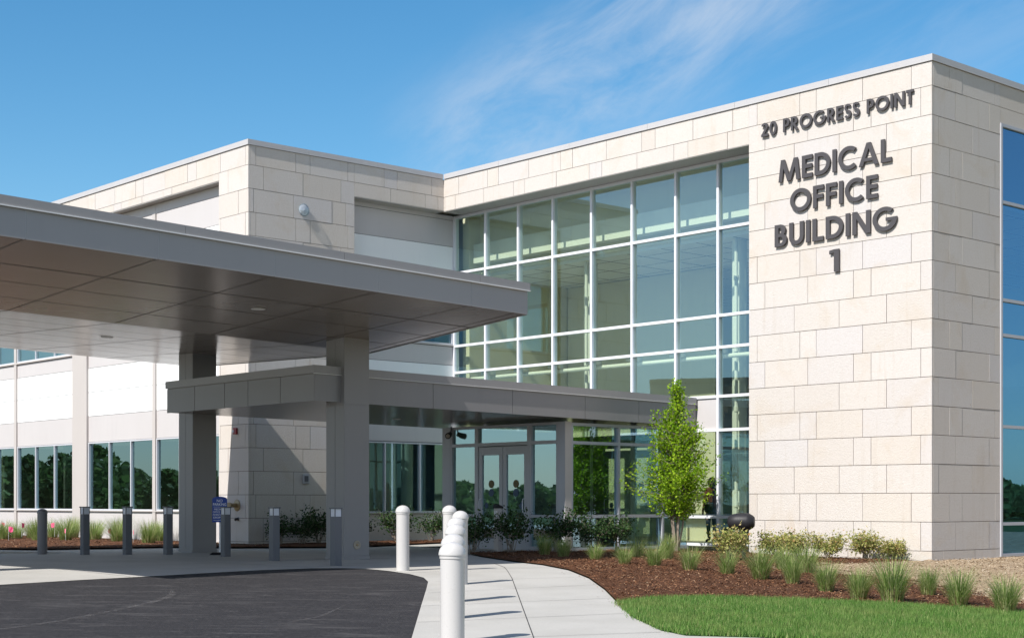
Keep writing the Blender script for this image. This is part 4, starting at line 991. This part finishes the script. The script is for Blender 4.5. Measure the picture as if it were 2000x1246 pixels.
def make_grass(seed, n=560, h=.585, spread=.36):
    rng = random.Random(seed)
    o_ = thing('grass_clump', (0, 0, 0), 'x', 'grass clump', None); o_['kind'] = 'thing'
    mb = MB(); v, f = blades_mesh(n, rng, spread, h, .0075, 1.75, .11); mb.add(v, f); mb.build('blades', 'grass_blades', o_, local=True)
    mb = MB(); v, f = blades_mesh(int(n * .28), rng, spread * .5, h * .42, .009, 1.2, .10); mb.add(v, f); mb.build('dry_stalks', 'straw', o_, local=True)
    return o_
protos = [make_grass(*q) for q in ((1, 560, .585, .36), (2, 420, .52, .42), (3, 640, .60, .30), (4, 380, .47, .36), (5, 500, .62, .46), (6, 600, .53, .33), (7, 340, .56, .40))]
NG = len(protos); used = [False] * NG
def put_grass(i, x, y, s_, label, group, rz):
    k = 0 if i == 13 and 'tallest' in label else (i * 5 + i // 7) % NG; loc = (x, y, g(x, y) + .02)
    if not used[k]:
        used[k] = True; o_ = protos[k]; o_.location = loc; o_.rotation_euler = (0, 0, rz); o_.scale = s_
    else: o_ = dup(protos[k], loc, rz, None, s_)
    tag(o_, label, None, group); return o_
RG = [(22.49, 23.99, .95, 'green grass clump at the left end of the bed, below the entrance corner post'), (21.97, 22.87, .95, 'small green grass clump, second along the bed from the entrance'),
      (21.32, 21.3, .9, 'grass clump left of the tree, first at the front edge of the bed'), (20.27, 19.5, .85, 'front grass clump with straw foot, left of the tree trunk'), (23.06, 21.84, 1.05, 'grass clump in the back row directly left of the tree'),
      (20.03, 18.55, .88, 'front grass clump just left below the tree trunk'), (22.77, 20.74, 1.05, 'back row grass clump touching the foot of the tree'), (19.59, 17.33, .98, 'broad front grass clump right of the tree trunk'),
      (19.45, 16.4, 1.0, 'front grass clump below the golden shrub left of the floodlight'), (19.02, 15.36, 1.12, 'large front grass clump just right of the floodlight post'), (18.71, 14.5, .9, 'front grass clump beyond the large one right of the floodlight'),
      (18.03, 13.38, .95, 'spreading grass clump beside pale dirt in the middle of the bed'), (17.47, 12.42, 1.0, 'upright grass clump at the lawn edge, left of the tallest one'), (17.42, 11.86, 1.3, 'tallest grass clump, at the lawn edge'),
      (18.83, 12.22, .85, 'small grass clump set back on the bare dirt'), (17.85, 11.13, 1.05, 'grass clump second from the right edge of the picture'), (17.59, 10.3, 1.1, 'rightmost grass clump, partly cut by the picture edge'),
      (21.2, 16.6, 1.15, 'hazy grass clump set back before the golden shrubs on the stone wall'), (20.9, 15.9, 1.2, 'tall grass clump set back right, before the pale stone wall')]
for i, (x, y, s_, lb) in enumerate(RG): put_grass(i, x, y, (s_ * .96, s_ * .96, s_ * .96), lb, 'ornamental grasses in the right bed', i * 1.7)
LG = [(19.24, 43.69), (20.07, 44.7), (20.42, 44.39), (21.4, 45.1), (20.29, 41.91), (21.5, 43.9), (20.91, 41.35), (21.5, 42.4), (20.56, 39.28), (21.5, 40.9), (20.39, 37.22), (21.5, 38.6), (17.9, 45.6), (19.3, 41.6)]
LGL = ['grass clump at the left picture edge, near two pink flags', 'left edge grass clump beside the first wing window', 'dense grass clump left of the round grey bollard', 'grass clump against the wing wall, behind the round grey bollard', 'grass clump hidden partly by the round grey bollard',
       'wall side grass clump below the wide tan pier', 'front grass clump between the round bollard and first light bollard, by a pink flag', 'grass clump just left of the first square light bollard', 'front grass clump left of the second square light bollard', 'grass clump with a pink flag below the second window bay',
       'isolated front grass clump with a pink flag at its middle', 'grass clump by the wing wall left of the rear column', 'grass clump cut by the left picture edge', 'low front grass clump far left, in full sun']
for i, ((x, y), lb) in enumerate(zip(LG, LGL)): put_grass(i + 1, x, y, (1.35, 1.35, 1.35), lb, 'ornamental grasses below the wing windows', i * 2.1)

def leaf_cloud(n, rng, sampler, size, aspect=.6):
    vs = np.zeros((n, 4, 3))
    for i in range(n):
        c = Vector(sampler(rng)); d = Vector((rng.gauss(0, 1), rng.gauss(0, 1), rng.gauss(0, .7))).normalized(); e = d.orthogonal().normalized()
        e = (Matrix.Rotation(rng.uniform(0, 6.28), 3, d) @ e); s_ = size * rng.uniform(.6, 1.25)
        f = d.cross(e) * .15
        vs[i, 0] = c - d * s_ * .5; vs[i, 1] = c + e * s_ * aspect * .5 + f * s_; vs[i, 2] = c + d * s_ * .5; vs[i, 3] = c - e * s_ * aspect * .5 + f * s_
    return vs
def make_shrub(name, seed, w_, h, nl, ls, mleaf, stems, label, cat, group, low=.25):
    rng = random.Random(seed); o_ = thing(name, (0, 0, 0), label, cat, group)
    tips = []; mb = MB()
    for i in range(stems):
        a = rng.uniform(0, 6.28); l = w_ * rng.uniform(.15, .5); top = h * rng.uniform(.6, .98)
        p0 = (rng.uniform(-.06, .06), rng.uniform(-.06, .06), -.02); p1 = (math.cos(a) * l * .4, math.sin(a) * l * .4, top * .5); p2 = (math.cos(a) * l, math.sin(a) * l, top)
        mb.tube([p0, p1, p2], [.011, .007, .003], 5); tips.append((p1, p2))
        for _ in range(2):
            a2 = a + rng.uniform(-1, 1); q = (p1[0] + math.cos(a2) * w_ * .25, p1[1] + math.sin(a2) * w_ * .25, min(h, p1[2] + h * rng.uniform(.05, .35))); mb.tube([p1, q], [.006, .003], 4); tips.append((p1, q))
    mb.build('stems', 'bark', o_, True, local=True)
    def smp(r_):
        p, q = r_.choice(tips); t = r_.uniform(.25, 1.08); s_ = w_ * .11
        return (p[0] + (q[0] - p[0]) * t + r_.gauss(0, s_), p[1] + (q[1] - p[1]) * t + r_.gauss(0, s_), max(low * h * .5, p[2] + (q[2] - p[2]) * t + r_.gauss(0, s_ * .8)))
    bulk('foliage', leaf_cloud(nl, rng, smp, ls, .62), 4, mleaf, o_)
    return o_
roses = [make_shrub('rose_shrub', s, 1.0, .95, 1150, .07, 'shrub_leaf', 11, 'x', 'shrub', 'dark green shrubs along the building foot') for s in (5, 6, 7)]
RS = [(22.35, 26.15, 1.0, 'dark green shrub right of the white bollard row, first before the doors'), (22.95, 25.6, 1.05, 'dark green shrub in front of the right door leaf'), (23.73, 25.0, 1.05, 'dark green shrub before the tan corner post of the vestibule'), (24.4, 24.45, .95, 'dark green shrub right of the corner post, below the side glazing'), (25.0, 24.3, .9, 'last dark green shrub before the tree'),
      (22.15, 33.55, .9, 'thin dark green shrub at the stone corner, right of the blue sign'), (22.75, 33.45, .8, 'dark shrub partly behind the middle light bollard'), (23.3, 33.5, 1.05, 'large dark shrub right of the middle light bollard'), (23.95, 33.5, .95, 'dark shrub between its larger neighbour and the nearer column'), (24.4, 33.4, 1.0, 'dark shrub just left of the nearer column'), (26.15, 33.9, 1.05, 'dark shrub just right of the nearer column, under the windows'), (27.6, 34.15, .95, 'dark shrub right behind the lone white bollard')]
for i, (x, y, s_, lb) in enumerate(RS):
    k = i % 3; loc = (x, y, g(x, y) + .02)
    if i < 3: o_ = roses[k]; o_.location = loc; o_.rotation_euler = (0, 0, i); o_.scale = (s_,) * 3
    else: o_ = dup(roses[k], loc, i * 1.3, None, s_)
    o_['label'] = lb
golds = [make_shrub('golden_shrub', s, 0.74, .60, 2300, .052, 'gold_leaf', 16, 'x', 'shrub', 'golden shrubs at the foot of the stone tower', .1) for s in (15, 16)]
YS = [(24.0, 20.15, 1.1, 'golden shrub with a reddish tip left of the floodlight'), (25.6, 20.25, 1.05, 'brownish golden shrub just right behind the floodlight post'), (26.6, 20.55, .95, 'golden shrub third from the left along the stone wall'), (27.3, 20.2, 1.0, 'golden shrub fourth from the left, middle of the stone wall'), (27.75, 19.55, 1.0, 'golden shrub second from the right along the stone wall'), (28.0, 19.05, .8, 'small round golden shrub, rightmost by the tower corner')]
for i, (x, y, s_, lb) in enumerate(YS):
    loc = (x, y, g(x, y) + .02); s_ *= 1.0
    if i < 2: o_ = golds[i]; o_.location = loc; o_.scale = (s_,) * 3
    else: o_ = dup(golds[i % 2], loc, i * 1.9, None, s_)
    o_['label'] = lb

# the young tree
def make_tree(x, y):
    rng = random.Random(21); o_ = thing('young_tree', (x, y, g(x, y)), 'young bright green tree with several slim trunks in front of the lobby glass', 'tree')
    H_ = 3.95; mb = MB(); br = MB(); tips = []
    stems = []
    for i, (a, l, top, r) in enumerate(((0, .03, 3.85, .042), (2.2, .22, 3.1, .03), (4.2, .26, 2.9, .028), (5.6, .30, 2.7, .026), (1.2, .34, 2.5, .024), (3.1, .14, 3.3, .026))):
        p = []
        for k in range(9):
            t = k / 8; q = l * t ** .8 + .04
            p.append(Vector((math.cos(a) * q + rng.gauss(0, .012), math.sin(a) * q + rng.gauss(0, .012), top * t - .05)))
        mb.tube(p, [r * (1 - .8 * k / 8) for k in range(9)], 7); stems.append(p)
    def crown_r(z):   # teardrop outline
        if z < .75: return .12
        t = (z - .75) / (H_ - .75)
        return 1.22 * (min(1, (t / .24)) ** .75 if t < .24 else max(0, 1 - ((t - .24) / .76)) ** .85) + .03
    for i in range(330):
        st = rng.choice(stems); k = rng.randint(2, 7); p0 = st[k].lerp(st[k + 1], rng.random())
        if p0.z < .78: continue
        a = rng.uniform(0, 6.28); up = rng.uniform(.25, .85); zt = min(H_ - .02, p0.z + up * .7); rr = crown_r(zt) * math.sqrt(rng.uniform(.12, 1.0)) * rng.uniform(.78, 1.16) * (1 + .13 * math.sin(3 * a + zt * 4))
        p2 = Vector((math.cos(a) * rr, math.sin(a) * rr, zt)); p1 = p0.lerp(p2, .5) + Vector((0, 0, -.05))
        br.tube([p0, p1, p2], [.008, .005, .002], 4, False); tips.append((p1, p2)); tips.append((p0.lerp(p1, .5), p1))
    for k in range(6, 9): tips.append((stems[0][k - 1], stems[0][k]))
    mb.build('trunk', 'bark', o_, True, local=True); br.build('branches', 'bark', o_, True, local=True)
    def smp(r_):
        p, q = r_.choice(tips); t = r_.uniform(.05, 1.12); s_ = .06
        return (p.x + (q.x - p.x) * t + r_.gauss(0, s_), p.y + (q.y - p.y) * t + r_.gauss(0, s_), p.z + (q.z - p.z) * t + r_.gauss(0, s_))
    vs = leaf_cloud(17500, rng, smp, .066, .62)
    keep = vs[:, :, 2].min(axis=1) > .72
    bulk('crown', vs[keep], 4, 'tree_leaf', o_)
make_tree(26.87, 24.19)

# pink marker flags in the left bed
fl0 = None
for i, ((x, y), lb) in enumerate(zip(((18.75, 42.3), (20.0, 44.2), (19.95, 41.2), (20.9, 43.9), (20.85, 40.2), (20.3, 37.9), (19.9, 45.4)), ('pink marker flag low at the left edge of the bed', 'pink flag right of the leftmost grass, half hidden', 'pink marker flag just right of the round grey bollard', 'pink flag higher up behind the round grey bollard', 'pink marker flag between the first two light bollards', 'pink marker flag in the isolated grass left of the rear column', 'faint pink flag high in the leftmost grass'))):
    if fl0 is None:
        fl0 = thing('marker_flag', (x, y, g(x, y)), lb, 'flag', 'pink marker flags in the left bed')
        mb = MB(); mb.tube([(0, 0, 0), (0, 0, .45)], .004, 5); mb.build('wire', 'frame', fl0, local=True)
        mb = MB(); mb.add([(0, .002, .33), (.09, -.07, .32), (.10, -.08, .44), (0, .002, .47), (.05, -.02, .30), (.055, -.06, .46)], [(0, 4, 5, 3), (4, 1, 2, 5)]); mb.build('flag', 'pink_flag', fl0, local=True)
    else: dup(fl0, (x, y, g(x, y) + (.12 if i in (1, 3, 6) else 0)), i, lb, .9)

# lawn blades, bark chips and stones: nobody could count them
rng = np.random.default_rng(4)
def scatter(P, n, x0, x1, y0, y1):
    q = np.column_stack([rng.uniform(x0, x1, n), rng.uniform(y0, y1, n)]); return np.array([p for p in q if inpoly(p[0], p[1], P)])
pts = scatter(P_lawn, 200000, 12.2, 18.4, 6.5, 14.2)
pts = pts + rng.normal(0, .035, pts.shape)
n = len(pts); z = np.array([g(x, y) for x, y in pts]) + .015; a = rng.uniform(0, 6.28, n); ht = rng.uniform(.035, .085, n); wd = rng.uniform(.003, .0055, n); ln = rng.uniform(-.03, .03, (n, 2))
V = np.zeros((n, 3, 3)); V[:, 0] = np.column_stack([pts[:, 0] - np.cos(a) * wd, pts[:, 1] - np.sin(a) * wd, z]); V[:, 1] = np.column_stack([pts[:, 0] + np.cos(a) * wd, pts[:, 1] + np.sin(a) * wd, z]); V[:, 2] = np.column_stack([pts + ln, z + ht])
bulk('lawn_grass', V, 3, 'lawn_blades', kind='stuff')
def chips(P, n, box, name, m, size, zoff, stretch=3.2):
    pts = scatter(P, n, *box); n = len(pts); z = np.array([g(x, y) for x, y in pts]) + zoff + rng.uniform(0, .035, n)
    a = rng.uniform(0, 6.28, n); s_ = rng.uniform(.5, 1.4, n) * size; d = np.column_stack([np.cos(a), np.sin(a), rng.uniform(-.45, .45, n)]) * s_[:, None]; e = np.column_stack([-np.sin(a), np.cos(a), rng.uniform(-.4, .4, n)]) * (s_ / stretch)[:, None]
    c = np.column_stack([pts, z]); V = np.stack([c - d - e, c + d - e, c + d * .9 + e, c - d * .8 + e], axis=1)
    return bulk(name, V, 4, m, kind='stuff')
chips(P_mulch, 150000, (13.5, 29, 9, 27), 'bark_chips', 'chips', .017, .038)
chips(P_leftbed, 40000, (14, 29, 32, 47), 'bark_chips', 'chips', .026, .055)
P_spill = [(13.6, 13.4), (15.5, 15.7), (16.9, 17.4), (17.9, 19.0), (19.0, 20.9), (19.7, 22.4), (20.2, 22.4), (19.5, 20.7), (18.4, 18.9), (17.3, 17.3), (15.95, 15.6), (14.0, 13.35)]
chips(P_spill, 900, (13, 21, 13, 23), 'spilled_chips', 'chips', .014, .012)
M['pebbles'] = isl_mat('dirt_clods', [(0, (.22, .155, .095)), (.6, (.36, .27, .18)), (1, (.52, .44, .33))], 0, .95, .1)
chips(P_dirt, 60000, (18, 34, 9, 18.3), 'dirt_clods', 'pebbles', .012, .03, 1.3)

# far wood beyond the car park (it shows in the window reflections)
tr_ = []
rg = random.Random(8)
for i in range(230):
    az = rg.uniform(R(98), R(170)) if i < 150 else rg.uniform(R(285), R(340))
    rad = rg.uniform(80, 125); cx, cy = 20 + rad * math.cos(az), 25 + rad * math.sin(az); ht_ = rg.uniform(2.5, 5.6) if az < R(118) else rg.uniform(1.5, 3.0); wr = rg.uniform(1.6, 3.2)
    for k in range(620):
        ph = rg.uniform(0, 6.28); tz = rg.random(); rr = wr * math.sqrt(rg.random()) * (math.sin(math.pi * min(1, .18 + tz * .82)) ** .6)
        tr_.append((cx + rr * math.cos(ph), cy + rr * math.sin(ph), .2 + tz * ht_))
cc = np.array(tr_); n = len(cc); rng = np.random.default_rng(9)
d = rng.normal(size=(n, 3)); d /= np.linalg.norm(d, axis=1)[:, None]; e = np.cross(d, rng.normal(size=(n, 3))); e /= np.linalg.norm(e, axis=1)[:, None]; s_ = rng.uniform(.14, .30, (n, 1))
V = np.stack([cc - d * s_ - e * s_ * .6, cc + d * s_ * .8 - e * s_ * .7, cc + d * s_ + e * s_ * .6, cc - d * s_ * .7 + e * s_ * .8], axis=1)
bulk('woodland', V, 4, 'far_leaf', kind='stuff')
